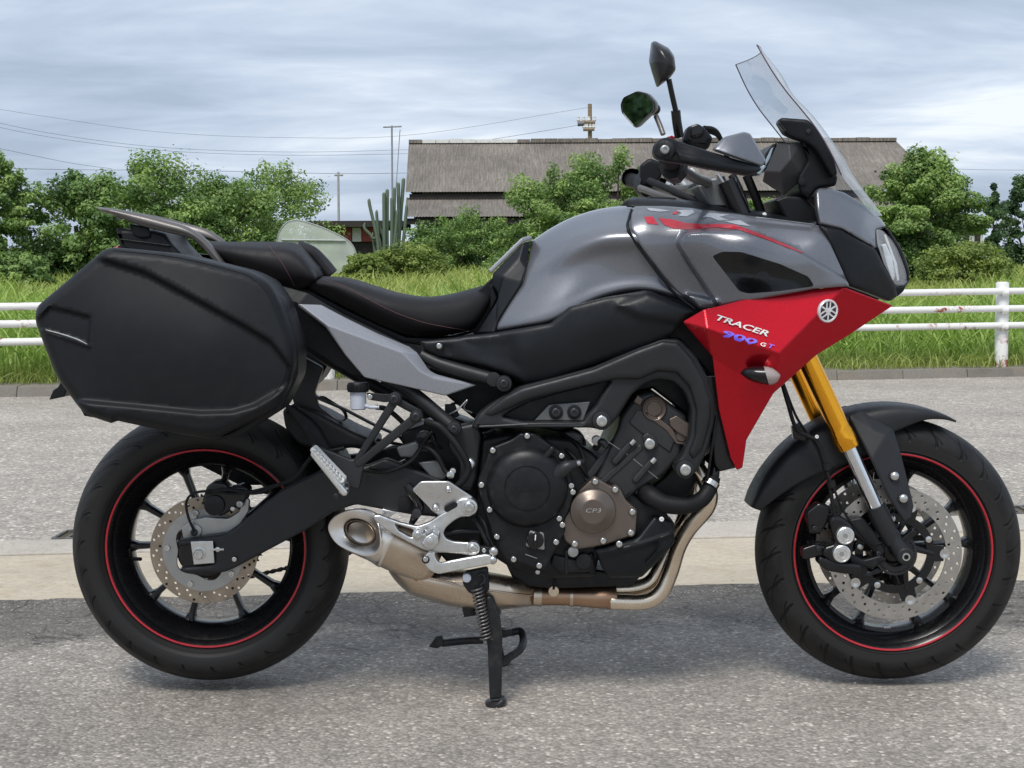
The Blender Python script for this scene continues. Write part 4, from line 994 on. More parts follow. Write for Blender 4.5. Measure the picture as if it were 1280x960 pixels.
br = plate('caliper_bracket', [(230, 677), (226, 660), (240, 650), (258, 646), (285, 648), (298, 640), (305, 622), (312, 624), (311, 640), (300, 656), (285, 666), (240, 673)], -.118, .012, 'hub_alu', bike, .003, rnd=3)
disc('sensor_boss', 243, 664, 9, -.124, .01, 'hub_alu', bike); bolt(242.5, 665.5, -.126, 4.5, bike, 'bolt_dark')
cal = plate('rear_caliper', [(252, 628), (258, 608), (268, 601), (280, 603), (286, 610), (302, 606), (312, 612), (306, 628), (296, 634), (286, 640), (276, 646), (262, 642)], -.13, .05, 'gloss_black', bike, .006, rnd=4)
disc('caliper_piston_cap', 267.5, 632, 13, -.139, .02, 'engine_black', cal, .003)
bolt(300, 630, -.132, 4.5, cal, 'hub_alu'); bolt(245, 641, -.12, 4, cal, 'hub_alu'); bolt(291, 636, -.131, 3, cal)
tube('brake_hose', [(297, 614, -.135), (320, 616, -.14), (345, 607, -.15), (370, 596, -.15), (392, 570, -.14), (430, 560, -.12)], .0042, 'rubber', bike)
tube('brake_hose', [(258, 616, -.13), (285, 612, -.14), (310, 615, -.14), (340, 609, -.14)], .004, 'rubber', bike)
tube('sensor_cable', [(243, 665, -.13), (235, 645, -.135), (233, 628, -.135), (240, 618, -.135), (258, 614, -.135), (300, 617, -.14), (345, 606, -.15)], .0028, 'rubber', bike)
hug = [(352, 512), (372, 506), (400, 518), (440, 540), (470, 552), (468, 566), (440, 560), (400, 566), (372, 556), (356, 536)]
plate('rear_hugger', hug, -.09, .18, 'plastic_black', bike, .012, rnd=6)
patch('rear_mudguard', [[(352, 502, -.10), (368, 508, -.085), (372, 500, 0)], [(380, 540, -.10), (398, 530, -.085), (402, 522, 0)], [(400, 580, -.10), (420, 570, -.085), (424, 562, 0)], [(420, 620, -.10), (440, 610, -.085), (444, 602, 0)]], 'plastic_black', bike, th=.004)
plate('chain_guard', [(230, 574), (290, 578), (345, 606), (300, 607), (250, 582)], .10, .02, 'plastic_black', bike, .003)

# ------------------------------------------------------------------ side case
case_out = [(130, 312, 8), (45, 384, 10), (44, 402, 8), (70, 470, 10), (94, 503, 5), (106, 518, 4), (139, 529, 2), (147, 526, 2), (222, 542, 10), (268, 549, 16), (345, 512, 22), (368, 470, 26), (369, 430, 26), (352, 376, 14), (338, 352, 16), (312, 339, 10), (222, 317, 20), (142, 309, 8)]
case_o = rounded(case_out, 6)
panel = [(118, 321), (180, 340), (250, 377), (303, 406), (338, 427), (372, 470), (348, 490), (318, 507), (290, 515), (250, 516), (170, 508), (92, 501), (40, 470), (30, 395)]
cctrl = [(50, 392, -.405), (72, 470, -.415), (100, 508, -.425), (135, 316, -.395), (225, 322, -.395), (318, 345, -.388), (355, 400, -.395), (366, 450, -.405), (340, 505, -.415), (260, 545, -.425), (150, 520, -.425), (200, 430, -.437), (140, 410, -.43), (270, 430, -.435), (220, 480, -.437)]
case = shell('side_case', case_o, cctrl, 'plastic_case', bike, step=4.2, edge=11, roll=.03, th=.05, backdepth=-.23, ang=70,
             feats=(raised(panel, .016, 8, 4), raised([(62, 383), (113, 396), (111, 431), (40, 408)], .010, 4, 3),
                    raised([(52, 411), (112, 430.5), (111, 434), (54, 414.5)], -.006, 3)))
case['label'] = 'black hard side case on the near side'
bd = bvh_of([case])
v, f = sweep([lay(bd, a, b_, .0005, -.42) for a, b_ in ((57, 412.8), (70, 416.2), (84, 420.4), (98, 425.5), (109, 430.8))], [.0008, .0014, .002, .0024, .001], 6); mk('lip_strip', v, f, 'bolt_steel', case)  # thin steel sliver along the lower lip of the recess
seam = [(142, 313), (222, 322), (300, 341), (318, 350), (334, 366), (346, 392), (358, 430), (357, 462), (344, 490), (322, 508)]
v, f = sweep([lay(bd, a, b_, .0002, -.40) for a, b_ in cr(seam, 6)], .0013, 6); mk('lid_seam', v, f, 'rubber', case)
# lid seam: a fine raised rib round the lid on the body side
lid = shell('case_body', rounded([(306, 338), (338, 350), (356, 376), (374, 430), (373, 470), (352, 512), (300, 545), (268, 552), (300, 530), (340, 500), (358, 460), (358, 420), (342, 372), (328, 352)], 8), [(306, 338, -.335), (356, 376, -.34), (374, 430, -.345), (352, 512, -.345), (268, 552, -.34), (340, 480, -.35)], 'plastic_black', case, step=8, edge=7, roll=.012, backdepth=-.22)
for k in range(3): bar('case_latch', (331 + k * 5, 512 - k * 4), (334 + k * 5, 517 - k * 4), 2.2, -.352, .006, 'plastic_black', case)
plate('case_bracket', [(96, 503), (140, 526), (105, 520)], -.40, .1, 'plastic_black', case, .003)
c2 = mirror(case); c2['label'] = 'black hard side case on the far side'
plate('plate_holder', [(80, 470), (84, 486), (80, 496), (61, 500), (66, 488), (72, 484)], -.06, .12, 'plastic_black', bike, .003)

# ------------------------------------------------------------------ tail, rack, seats
plate('tail_cowl', [(143, 285), (190, 287), (206, 291), (214, 304), (232, 322), (330, 350), (330, 372), (250, 345), (150, 314)], -.105, .21, 'plastic_black', bike, .012, rnd=3)
bar('cowl_rib', (150, 299), (212, 307), 2, -.109, .006, 'plastic_black', bike)
plate('tail_light', [(136, 311), (148, 307), (150, 313), (140, 315)], -.06, .12, 'decal_red', bike, .004)
def rack(y, s, name='grab_rail'):
    up = [(122, 259), (145, 262), (170, 267), (205, 276), (235, 285), (254, 297), (268, 312), (284, 333)]
    dn = [(126, 264), (140, 268), (175, 282), (205, 290), (240, 299), (252, 309), (262, 320), (272, 331)]
    net = []
    for (u, d_) in zip(up, dn):
        m_ = ((u[0] + d_[0]) / 2, (u[1] + d_[1]) / 2)
        ins = 0.022
        net.append([(d_[0], d_[1], -.118), (m_[0] - .5, m_[1], -.128), (u[0], u[1] + .6, -.122), (u[0] + 1, u[1] - .4, -.105), (d_[0] + 6, d_[1] - 2, -.098), (d_[0], d_[1], -.118)])
    return patch(name, net, 'rack_grey', bike, 5, 4, mirror_y=False, cap=True, ang=40)
rk = rack(0, 1); rkf = mirror(rk)
plate('rack_foot', [(160, 279), (186, 284), (189, 297), (176, 299), (166, 294)], -.11, .03, 'plastic_black', bike, .005, rnd=4)
v, f = sweep([P(150, 270, -.115), P(150, 270, .115)], .009, 10); mk('rack_crossbar', v, f, 'rack_grey', bike)
pseat = [[(262, 322, -.08), (260, 314, -.10), (259, 308, -.098), (258, 304, -.07), (258, 301, 0)],
         [(300, 338, -.11), (294, 324, -.135), (290, 313, -.134), (287, 306, -.105), (284, 302, 0)],
         [(338, 353, -.115), (333, 334, -.147), (328, 317, -.145), (324, 308, -.115), (318, 302, 0)],
         [(372, 361, -.115), (371, 344, -.15), (366, 322, -.148), (361, 310, -.115), (352, 302.5, 0)],
         [(388, 357, -.11), (391, 348, -.145), (384, 332, -.142), (377, 318, -.112), (372, 305, 0)],
         [(392, 352, -.07), (397, 347, -.10), (397, 342, -.098), (397, 337, -.08), (396, 330, 0)]]
ps = patch('passenger_seat', pseat, 'seat_vinyl', bike, 6, 6, ang=60, cap=True)
rs = [[(386, 362, -.10), (390, 354, -.125), (402, 348, -.11), (404, 345, 0)],
      [(405, 370, -.11), (415, 358, -.145), (428, 350, -.12), (432, 347, 0)],
      [(436, 386, -.115), (448, 372, -.155), (460, 360, -.125), (464, 357.5, 0)],
      [(472, 404, -.115), (484, 387, -.16), (494, 370, -.125), (498, 367, 0)],
      [(508, 418, -.11), (520, 400, -.15), (530, 376, -.12), (532, 371, 0)],
      [(540, 420.5, -.10), (554, 406, -.135), (562, 376, -.11), (562, 367.5, 0)],
      [(576, 416, -.085), (588, 403, -.11), (594, 372, -.095), (592, 360, 0)],
      [(592, 411, -.07), (604, 392, -.085), (610, 372, -.075), (604, 357, 0)],
      [(598, 406, -.03), (608, 390, -.04), (614, 372, -.035), (610, 359, 0)]]
seat = patch('rider_seat', rs, 'seat_vinyl', bike, 6, 6, ang=60, cap=True)
for sobj, pth in ((seat, [(404, 350), (430, 358), (462, 375), (495, 391), (530, 403), (560, 409), (582, 412.5)]), (ps, [(335, 306), (350, 325), (362, 345), (368, 358)])):
    bv_ = bvh_of([sobj]); v, f = sweep([lay(bv_, a, b_, .0004, -.14) for a, b_ in cr(pth, 8)], .0008, 5); mk('seam', v, f, 'stitch', sobj)
plate('seat_pan', [(340, 352), (386, 362), (436, 388), (508, 421), (560, 423), (592, 415), (595, 422), (525, 432), (500, 428), (430, 396), (385, 371), (345, 360)], -.10, .2, 'plastic_black', bike, .004)
patch('seat_step', [[(372, 312, 0.02), (378, 308, .05), (372, 306, .1)], [(388, 318, .02), (392, 314, .05), (386, 312, .1)], [(402, 334, .02), (408, 330, .06), (402, 326, .1)], [(412, 346, .02), (417, 341, .06), (412, 338, .1)]], 'seat_vinyl', bike, mirror_y=False, th=.02)
# dark tail side cover and the pale grey side panel
facet('tail_side_cover', [(338, 352, -.125), (386, 366, -.14), (372, 379, -.165), (407, 408, -.17), (455, 473, -.165), (440, 468, -.15), (372, 426, -.14), (345, 372, -.13), (350, 400, -.13), (430, 392, -.145), (512, 432, -.15)], [(0, 1, 2, 7), (7, 2, 3, 6, 8), (3, 4, 5, 6), (1, 9, 3, 2), (9, 10, 3)], 'plastic_black', bike, .02, .003)
sp_v = [(372, 379, -.168), (402, 380, -.158), (432, 396, -.158), (470, 415, -.158), (512, 432, -.158), (523, 441, -.160), (537, 462, -.162), (546, 467, -.162), (597, 481, -.160), (557, 495, -.170), (455, 472, -.178), (432, 445, -.182), (406, 405, -.184), (505, 441, -.184), (528, 465, -.180), (540, 471, -.176)]
sidep = facet('side_panel', sp_v, [(0, 1, 2, 12), (2, 3, 13, 12), (3, 4, 5, 13), (5, 6, 14, 13), (6, 7, 15, 14), (7, 8, 15), (12, 13, 10, 11), (13, 14, 15, 9, 10), (15, 8, 9)], 'paint_grey_light', bike, .012, .004, seg=3)
sidep['label'] = 'pale grey painted side panel below the seat'
mirror(sidep)
bvs = None
# subframe tubes
tube('subframe_tube', [(527, 444, -.14), (550, 455, -.15), (590, 467, -.16), (612, 473, -.165), (630, 480, -.17)], .0145, 'frame_black', bike, 16, 6)
disc('tube_collar', 617, 474.5, 9, -.183, .02, 'frame_black', bike); disc('tube_lug', 630, 480, 10, -.19, .04, 'frame_black', bike, .004); bolt(630, 479.5, -.191, 5.5, bike, 'bolt_dark')
tube('subframe_tube', [(480, 472, -.13), (512, 489, -.14), (545, 516, -.15), (566, 534, -.16)], .0155, 'frame_black', bike, 16, 6)
disc('tube_lug', 567.5, 536, 9, -.183, .03, 'frame_black', bike, .004); bolt(567.5, 536.5, -.185, 5, bike, 'bolt_dark')
tube('subframe_tube', [(372, 425, .12), (420, 455, .13), (500, 500, .14), (566, 534, .16)], .0145, 'frame_black', bike, 12, 6)
plate('subframe_plate', [(368, 440), (404, 460), (398, 476), (392, 494), (432, 512), (470, 532), (500, 545), (510, 560), (470, 552), (430, 536), (392, 520), (368, 508), (360, 480)], -.05, .03, 'frame_black', bike, .004, holes=[rounded([(395, 499), (402, 498), (428, 514), (432, 525), (420, 525), (398, 508)], 5)], rnd=5)
# ------------------------------------------------------------------ brake fluid reservoir, rear shock, harness
rp = P(448, 512, -.16); s = pm(-.16)
res = lathe('fluid_reservoir', [(0, 0), (8.5 * s, 0), (10 * s, 1.5 * s), (10.3 * s, 23 * s)], rp, 'reservoir_white', bike, axis=(0, 0, 1), seg=32)
capp = [(10.3 * s, 22.5 * s), (13.2 * s, 22.5 * s), (13.4 * s, 24 * s), (13.4 * s, 32 * s), (12 * s, 34 * s), (0, 34.3 * s)]
cap = lathe('cap', capp, rp, 'plastic_black', res, axis=(0, 0, 1), seg=32)
for k in range(20):
    t = 2 * math.pi * k / 20; c = rp + Vector((13.4 * s * math.cos(t), 13.4 * s * math.sin(t), 24.5 * s)); v, f = sweep([c, c + Vector((0, 0, 6.5 * s))], .0012, 5); mk('grip_rib', v, f, 'plastic_black', cap)
tube('reservoir_outlet', [(456, 507, -.165), (464, 509, -.165), (474, 509, -.165)], .0042, 'reservoir_white', res, 10, 3)
tube('reservoir_hose', [(470, 509, -.165), (482, 511, -.15), (495, 520, -.13), (510, 535, -.12)], .0055, 'rubber', bike)
plate('reservoir_bracket', [(458, 491), (490, 493), (496, 502), (480, 503), (462, 500)], -.163, .006, 'frame_black', bike, .0015); bolt(462.5, 496, -.165, 3.6, bike)
# rear shock with coil
sh0, sh1 = P(505, 575, -.03), P(600, 545, -.03)
tube('shock_body', [(500, 590, -.03), (560, 562, -.03), (620, 540, -.03)], .022, 'gloss_black', bike, 16, 2)
hel = [P(506 + 90 * t, 588 - 44 * t, -.03) + Vector((0, math.cos(t * 50) * .033, math.sin(t * 50) * .033)) for t in np.linspace(0, 1, 150)]
v, f = sweep(hel, .0055, 7); mk('shock_spring', v, f, 'engine_black', bike, 60)
plate('frame_rear_block', [(500, 540), (560, 520), (600, 535), (608, 600), (600, 690), (570, 700), (545, 650), (540, 600), (510, 585)], -.075, .15, 'engine_black', bike, .01, rnd=6)
plate('linkage_block', [(545, 640), (600, 640), (606, 700), (560, 705), (538, 680)], -.10, .2, 'engine_black', bike, .008, rnd=5)
tube('main_hose', [(532, 528, -.165), (548, 532, -.18), (562, 545, -.185), (575, 562, -.19), (585, 582, -.19), (582, 596, -.19), (572, 608, -.185)], .0075, 'rubber', bike, 12)
tube('drain_hose', [(455, 588, -.16), (480, 590, -.165), (505, 582, -.165), (520, 570, -.16), (530, 552, -.15), (540, 540, -.14)], .004, 'rubber', bike)
tube('drain_hose', [(462, 584, -.15), (490, 588, -.155), (512, 576, -.155), (528, 556, -.14)], .0032, 'rubber', bike)
tube('brake_line', [(524, 556, -.15), (538, 562, -.16), (548, 572, -.165), (556, 588, -.165), (563, 594, -.17)], .005, 'rubber', bike)
disc('canister', 531, 552, 13, -.12, .04, 'gloss_black', bike)
for (a, b_) in (((520, 548), (540, 546)), ((522, 558), (545, 553)), ((535, 540), (552, 560))): tube('harness', [(a[0], a[1], -.135), ((a[0] + b_[0]) / 2, (a[1] + b_[1]) / 2 + 4, -.145), (b_[0], b_[1], -.13)], .003, 'rubber', bike)
tube('wire_loop', [(558, 520, -.13), (572, 512, -.14), (584, 500, -.14), (580, 510, -.13), (590, 516, -.12)], .002, 'aluminium_light', bike)
tube('wire_loop', [(560, 512, -.12), (566, 504, -.13), (578, 506, -.14), (584, 498, -.13)], .002, 'rubber', bike)
plate('connector', [(556, 506), (568, 505), (574, 520), (562, 526), (556, 516)], -.13, .02, 'plastic_black', bike, .002)
plate('swingarm_casting', [(495, 560), (520, 552), (530, 562), (515, 572), (500, 572)], -.14, .02, 'instrument_grey', bike, .004, rnd=3)
plate('pedal_sensor', [(522, 578), (545, 576), (560, 590), (556, 600), (540, 598)], -.145, .02, 'instrument_grey', bike, .003, rnd=3)
disc('banjo_bolt', 563, 594, 5, -.175, .02, 'bolt_steel', bike); disc('banjo_bolt', 566, 589, 4, -.172, .02, 'bolt_steel', bike)
plate('battery_box', [(530, 430), (640, 470), (660, 500), (640, 540), (600, 530), (540, 480)], -.06, .12, 'plastic_black', bike, .01)

# ------------------------------------------------------------------ passenger foot rest hanger
def hanger(a, b_, wa, wb, y0): return bar('hanger_arm', a, b_, wa, y0, .014, 'frame_black', hang, .004, wb)
hang = plate('footrest_hanger', [(389, 555), (440, 575), (470, 556), (472, 566), (455, 582), (449, 612), (440, 610), (431, 603), (420, 590), (404, 574), (392, 566)], -.205, .016, 'frame_black', bike, .004, rnd=3, tilt=(0, .1))
hanger((494, 500), (446, 576), 11, 8, -.206); hanger((520, 522), (448, 580), 12, 10, -.207)
bar('hanger_brace', (500, 503), (524, 516), 8, -.190, .012, 'frame_black', hang, .003)
for (x, y) in ((493, 499), (520, 521)): disc('hanger_boss', x, y, 8.3, -.212, .03, 'frame_black', hang, .003); bolt(x, y, -.213, 5.6, hang, 'bolt_dark')
peg = empty('passenger_footrest', bike)
bar('peg_body', (392, 568), (430, 616), 8.5, -.26, .045, 'aluminium_light', peg, .004)
bar('peg_rubber', (391, 563), (427, 601), 7, -.263, .05, 'white_print', peg, .003)
for k in range(9): disc('peg_tooth', 393.5 + k * 3.9, 563 + k * 4.3, 2.6, -.266, .01, 'aluminium_light', peg)
plate('peg_hinge', [(424, 606), (432, 602), (436, 610), (428, 620), (423, 616)], -.25, .04, 'aluminium', peg, .003); bolt(420, 620, -.25, 3.2, peg, 'bolt_dark'); bolt(434, 606, -.252, 3.6, peg, 'bolt_dark')

# ------------------------------------------------------------------ exhaust
ex = empty('exhaust', bike)
tube('header_pipe', [(845, 560, -.05), (868, 580, -.09), (886, 612, -.11), (884, 634, -.105), (862, 660, -.09), (848, 684, -.085), (838, 716, -.08), (826, 740, -.08), (806, 752, -.08), (764, 752, -.07)], .0175, 'exhaust_pipe', ex, 20, 8)
tube('header_pipe', [(850, 580, .0), (868, 610, -.03), (862, 645, -.04), (842, 676, -.045), (828, 704, -.05), (815, 726, -.05), (795, 735, -.05), (762, 737, -.045)], .0175, 'exhaust_pipe', ex, 20, 8)
tube('header_pipe', [(850, 580, .07), (862, 620, .07), (842, 680, .06), (824, 715, .04), (800, 736, .03), (762, 742, .02)], .0175, 'exhaust_pipe', ex, 16, 8)
tube('collector', [(770, 745, -.05), (752, 745.5, -.05), (735, 745, -.05), (716, 744.5, -.05)], [.027, .0268, .0245, .0225], 'exhaust_brown', ex, 24, 6, squash=(1, 1.3, 1))
tube('collector_band', [(763, 745.5, -.05), (759, 745.5, -.05)], .0282, 'exhaust_brown', ex, 24, 1, squash=(1, 1.3, 1)); tube('collector_band', [(716, 744.5, -.05), (712, 744.5, -.05)], .0245, 'exhaust_chamber', ex, 24, 1, squash=(1, 1.3, 1))
tube('mid_pipe', [(714, 744.5, -.05), (695, 744, -.05), (676, 744, -.05)], .0222, 'exhaust_brown', ex, 24, 4, squash=(1, 1.3, 1))
tube('clamp_band', [(677, 743.5, -.05), (667, 743, -.05)], .0255, 'exhaust_chamber', ex, 24, 1, squash=(1, 1.3, 1))
lathe('oxygen_sensor', [(0, .02), (.006, .02), (.007, .012), (.0115, .012), (.0115, .004), (.013, 0)], P(692, 738, -.078), 'exhaust_pipe', ex, seg=12)
tube('sensor_lead', [(692, 736, -.092), (694, 726, -.10), (691, 718, -.10), (687, 712, -.09)], .0028, 'rubber', ex)
# collector chamber under the engine: sections from front to rear, half widths in y
ch_net = []
for (x, top, mid, bot, w) in ((670, 729.5, 744, 757.5, .036), (660, 727, 744, 758.5, .06), (638, 720, 742, 761, .105), (612, 715, 740, 763, .12), (585, 712, 737, 762, .125), (560, 712, 733, 757, .125), (535, 708, 728, 750, .12), (512, 702, 722, 742, .11), (495, 700, 714, 727, .09), (486, 698, 707, 715, .07)):
    ring = []
    for t in np.linspace(0, 2 * math.pi, 13)[:-1]:
        sy, sz = math.cos(t), math.sin(t); py = mid - (mid - top) * max(0, sz) ** .8 + (bot - mid) * max(0, -sz) ** .8 if True else 0
        ring.append((x, py, -.03 - w * math.copysign(abs(sy) ** .55, sy)))
    ring.append(ring[0]); ch_net.append(ring)
chm = patch('muffler_chamber', ch_net, 'exhaust_chamber', ex, 5, 4, mirror_y=False, cap=True, ang=60)
tube('chamber_seam', [(665, 744, -.085), (640, 742, -.135), (612, 738, -.153), (585, 735, -.157), (560, 728, -.157), (535, 722, -.152), (512, 717, -.142), (496, 711, -.12)], .0022, 'exhaust_chamber', ex, 8)
disc('chamber_spot', 522, 719, 8, -.146, .01, 'exhaust_brown', ex, .002)
# slash-cut silencer
sil = empty('silencer', bike)
rim = [(410, 661, -.105), (416, 647, -.112), (432, 638, -.125), (452, 635.5, -.140), (466, 640, -.158), (473, 651, -.174), (477, 666, -.188), (478, 684, -.190), (472, 694, -.180), (458, 697, -.162), (440, 691, -.138), (420, 679, -.115)]
def sring(s_, k, yc=-.145, w=.046):          # section square to the silencer's axis, far wall first, then top, near wall, bottom
    c = (455 + .915 * s_, 667 + .404 * s_); h = 31 * k
    return [(c[0] + .404 * h * math.sin(p), c[1] - .915 * h * math.sin(p), yc + w * k * math.cos(p)) for p in np.linspace(0, 2 * math.pi, 13)[:-1]]
cl_ = lambda r_: r_ + [r_[0]]
cen = (446, 665, -.15)
lip = [(cen[0] + (x - cen[0]) * .93, cen[1] + (y - cen[1]) * .93, z - .002) for x, y, z in rim]
hol = lambda k, dx, dy, dz: [(449.5 + dx + 19 * k * math.cos(t), 665 + dy + 15 * k * math.sin(t) + 4.5 * k * math.cos(t), -.138 + dz - .024 * k * math.cos(t)) for t in np.linspace(math.pi, 3 * math.pi, 13)[:-1]]
patch('silencer_tip', [cl_(hol(.98, .5, 0, .006)), cl_(hol(1.08, 0, 0, .0)), cl_(lip), cl_(rim), cl_([(x * .5 + X * .5, y * .5 + Y * .5, z * .45 + Z * .55) for (x, y, z), (X, Y, Z) in zip(rim, sring(32, 1.))]), cl_(sring(32, 1.)), cl_(sring(35, .985))], 'silencer_tip', sil, 5, 5, mirror_y=False, ang=60)
patch('silencer_body', [cl_(sring(31, .965)), cl_(sring(50, .965)), cl_(sring(72, .92)), cl_(sring(90, .78)), cl_(sring(100, .5))], 'exhaust_chamber', sil, 5, 5, mirror_y=False, ang=60)
hr_ = hol(.93, .5, .2, -.002); v, f = sweep(cr([tuple(P(*p)) for p in hr_ + [hr_[0]]], 4), .0020, 8); mk('outlet_ring', v, f, 'silencer_inner', sil, 60)
patch('outlet_bore', [cl_(hol(.92, .5, 0, .0)), cl_(hol(.9, 5, 2, .02)), cl_(hol(.86, 12, 5, .045)), cl_(hol(.02, 14, 6, .05))], 'silencer_inner', sil, 3, 4, mirror_y=False)
plate('silencer_strap', [(478, 636), (495, 640), (486, 648), (477, 644)], -.165, .02, 'aluminium', sil, .002)

# ------------------------------------------------------------------ rider foot rest plate, pedal
rset = empty('footrest_plate', bike)
plate('heel_guard', [(526, 601, 4), (561, 601, 5), (592, 622, 3), (575, 632, 3), (563, 640), (548, 645), (541, 640), (515, 612, 3)], -.205, .010, 'aluminium', rset, .003, rnd=2, tilt=(0, -.12))
body = [(574, 624), (586, 622), (596, 629), (597, 640), (588, 646), (576, 646), (566, 652), (558, 659), (554, 666), (557, 673), (567, 677), (584, 678), (594, 678), (600, 686), (596, 694), (588, 695), (578, 693), (556, 691), (542, 691), (528, 687), (508, 677), (486, 665), (470, 653), (465, 645), (473, 643), (500, 653), (522, 658), (536, 653), (548, 645), (560, 638), (567, 630)]
bh = [rounded([(493, 655), (516, 662), (520, 672), (512, 671), (498, 663)], 2)]
bo_ = plate('carrier_arm', body, -.213, .016, 'aluminium', rset, .0035, rnd=4, holes=bh); bar('slot', (559, 636), (568, 631), 8, -.2145, .006, 'gloss_black', rset, .001)
disc('pivot_boss', 586.5, 634, 10.5, -.219, .03, 'aluminium', rset, .002); bolt(586.5, 634, -.221, 7, rset); disc('pivot_boss', 591, 686, 9, -.218, .02, 'aluminium', rset, .002); bolt(591, 686, -.219, 6, rset)
for (x, y) in ((560.5, 612), (544.5, 635)): bolt(x, y, -.211 if y > 620 else -.207, 4.6, rset, kind='cap')
disc('peg_knuckle', 522.5, 669, 7.5, -.225, .03, 'aluminium', rset, .003); bolt(522.5, 669, -.226, 5, rset)
fp = empty('rider_footrest', bike)
plate('peg_block', [(531, 671), (541, 665), (548, 670), (549, 680), (541, 688), (531, 686), (526, 680)], -.29, .075, 'aluminium', fp, .005, rnd=2); disc('peg_end', 537, 677, 5, -.297, .01, 'aluminium', fp, .002)
for k in range(4): disc('peg_tooth', 530 + k * 5.5, 669 + (k % 2) * 2, 2.5, -.285, .05, 'aluminium', fp)
ped = plate('brake_pedal', [(529, 696, 3), (536, 690, 2), (543, 689, 3), (544, 697, 2), (549, 704, 3), (606, 693, 3), (614, 694, 3), (614, 705, 2), (548, 718, 4), (538, 714, 5), (530, 706, 4)], -.235, .012, 'aluminium_light', bike, .003, rnd=2)
disc('pedal_pivot', 532, 700, 5, -.24, .02, 'gloss_black', ped); bolt(532, 699, -.241, 3.4, ped)
plate('pedal_mount', [(600, 683), (612, 684), (620, 690), (620, 702), (610, 704), (598, 694)], -.216, .02, 'engine_black', bike, .003, rnd=2)
bolt(617, 689, -.225, 6, bike, kind='cap'); bolt(616, 700, -.228, 5.5, bike, kind='cap'); bolt(605, 688, -.219, 2.8, bike)
tube('pedal_rod', [(555, 668, -.19), (575, 664, -.19), (600, 665, -.18)], .005, 'engine_black', bike, 10)
tube('brake_master_cylinder', [(509, 606, -.185), (516, 616, -.185), (525, 632, -.18), (519, 645, -.18), (514, 655, -.18)], [.009, .012, .009, .009, .006], 'gloss_black', bike, 14)
disc('clamp_knob', 521, 642, 6, -.20, .02, 'bolt_dark', bike); disc('hose_end', 506, 630, 9, -.165, .03, 'rubber', bike)
tube('stop_switch', [(592, 648, -.17), (600, 660, -.18), (608, 676, -.185), (612, 684, -.185)], .006, 'engine_black', bike); tube('stop_switch_wire', [(598, 645, -.17), (606, 655, -.185), (610, 670, -.19), (616, 682, -.19)], .003, 'rubber', bike)

# ------------------------------------------------------------------ centre stand
foot = G(618, 879, .004); ys = foot.y
stand = empty('centre_stand', bike)
plate('stand_leg', [(607, 745), (616, 745), (625, 770), (628, 800), (627, 874), (612, 876), (609, 800), (606, 770)], ys - .012, .024, 'stand_black', stand, .006, rnd=4)
fx = foot.x
def foot_pad(x, y, par): 
    vs_ = []; 
    for (a, r_) in ((0.0, 1.), (.008, 1.), (.011, .85)):
        for k in range(14):
            t = 2 * math.pi * k / 14; vs_.append((x + .023 * r_ * math.cos(t) + .003, y + .026 * r_ * math.sin(t), a + (.006 if math.cos(t) > .6 else 0)))
    fs_ = [(i * 14 + k, i * 14 + (k + 1) % 14, (i + 1) * 14 + (k + 1) % 14, (i + 1) * 14 + k) for i in range(2) for k in range(14)] + [tuple(range(28, 42))]
    mk('stand_foot', vs_, fs_, 'bolt_dark', par, 40)
foot_pad(fx, ys, stand); foot_pad(fx + .01, -ys, stand)
tube('stand_leg', [(612, 745, .12), (618, 790, .14)], .012, 'stand_black', stand, 10, 1); v, f = sweep([P(618, 790, .14), Vector((fx + .01, -ys, .01))], .012, 10); mk('stand_leg', v, f, 'stand_black', stand)
tube('stand_foot_loop', [(624, 789, .02), (640, 790, .02), (651, 789, .02), (654, 800, .0), (650, 812, -.04), (636, 822, -.08), (624, 829, -.11)], .0088, 'stand_black', stand, 12, 5)
tube('stand_crossbar', [(614, 760, -.14), (620, 765, 0), (620, 760, .13)], .012, 'stand_black', stand, 10, 3)
plate('stand_web', [(606, 790), (640, 787), (640, 795), (620, 800), (618, 818), (610, 812)], -.02, .02, 'stand_black', stand, .003)
tube('stand_lever', [(604, 800, .05), (580, 801, .05), (552, 804, .05)], .0088, 'stand_black', stand, 10, 3); plate('lever_pad', [(536, 809), (545, 796), (552, 795), (556, 806), (546, 811)], .04, .03, 'stand_black', stand, .003)
plate('stand_lug', [(580, 716), (610, 710), (612, 738), (604, 745), (586, 742), (578, 730)], -.165, .03, 'stand_black', stand, .005, rnd=4)
disc('lug_nut', 583.5, 723, 5.5, -.172, .02, 'reservoir_white', stand, .002); tube('spring_hook', [(598, 720, -.17), (604, 718, -.17), (606, 726, -.17), (600, 732, -.17)], .003, 'bolt_dark', stand, 8)
plate('stand_bumper', [(577, 758), (592, 755), (595, 770), (580, 772)], -.10, .03, 'stand_black', stand, .004)
nc = 15; sa, sb_ = P(596, 735, ys - .018), P(608, 800, ys - .018); ax = (sb_ - sa).normalized(); u_ = ax.cross(Vector((0, 1, 0))).normalized(); w_ = ax.cross(u_)
hel = [sa.lerp(sb_, t) + (u_ * math.cos(2 * math.pi * nc * t) + w_ * math.sin(2 * math.pi * nc * t)) * .0115 for t in np.linspace(0, 1, nc * 12)]
v, f = sweep(hel, .0022, 7); mk('spring', v, f, 'spring_steel', stand, 60); v, f = sweep([sa, sb_], .006, 8); mk('spring_core', v, f, 'stand_black', stand)

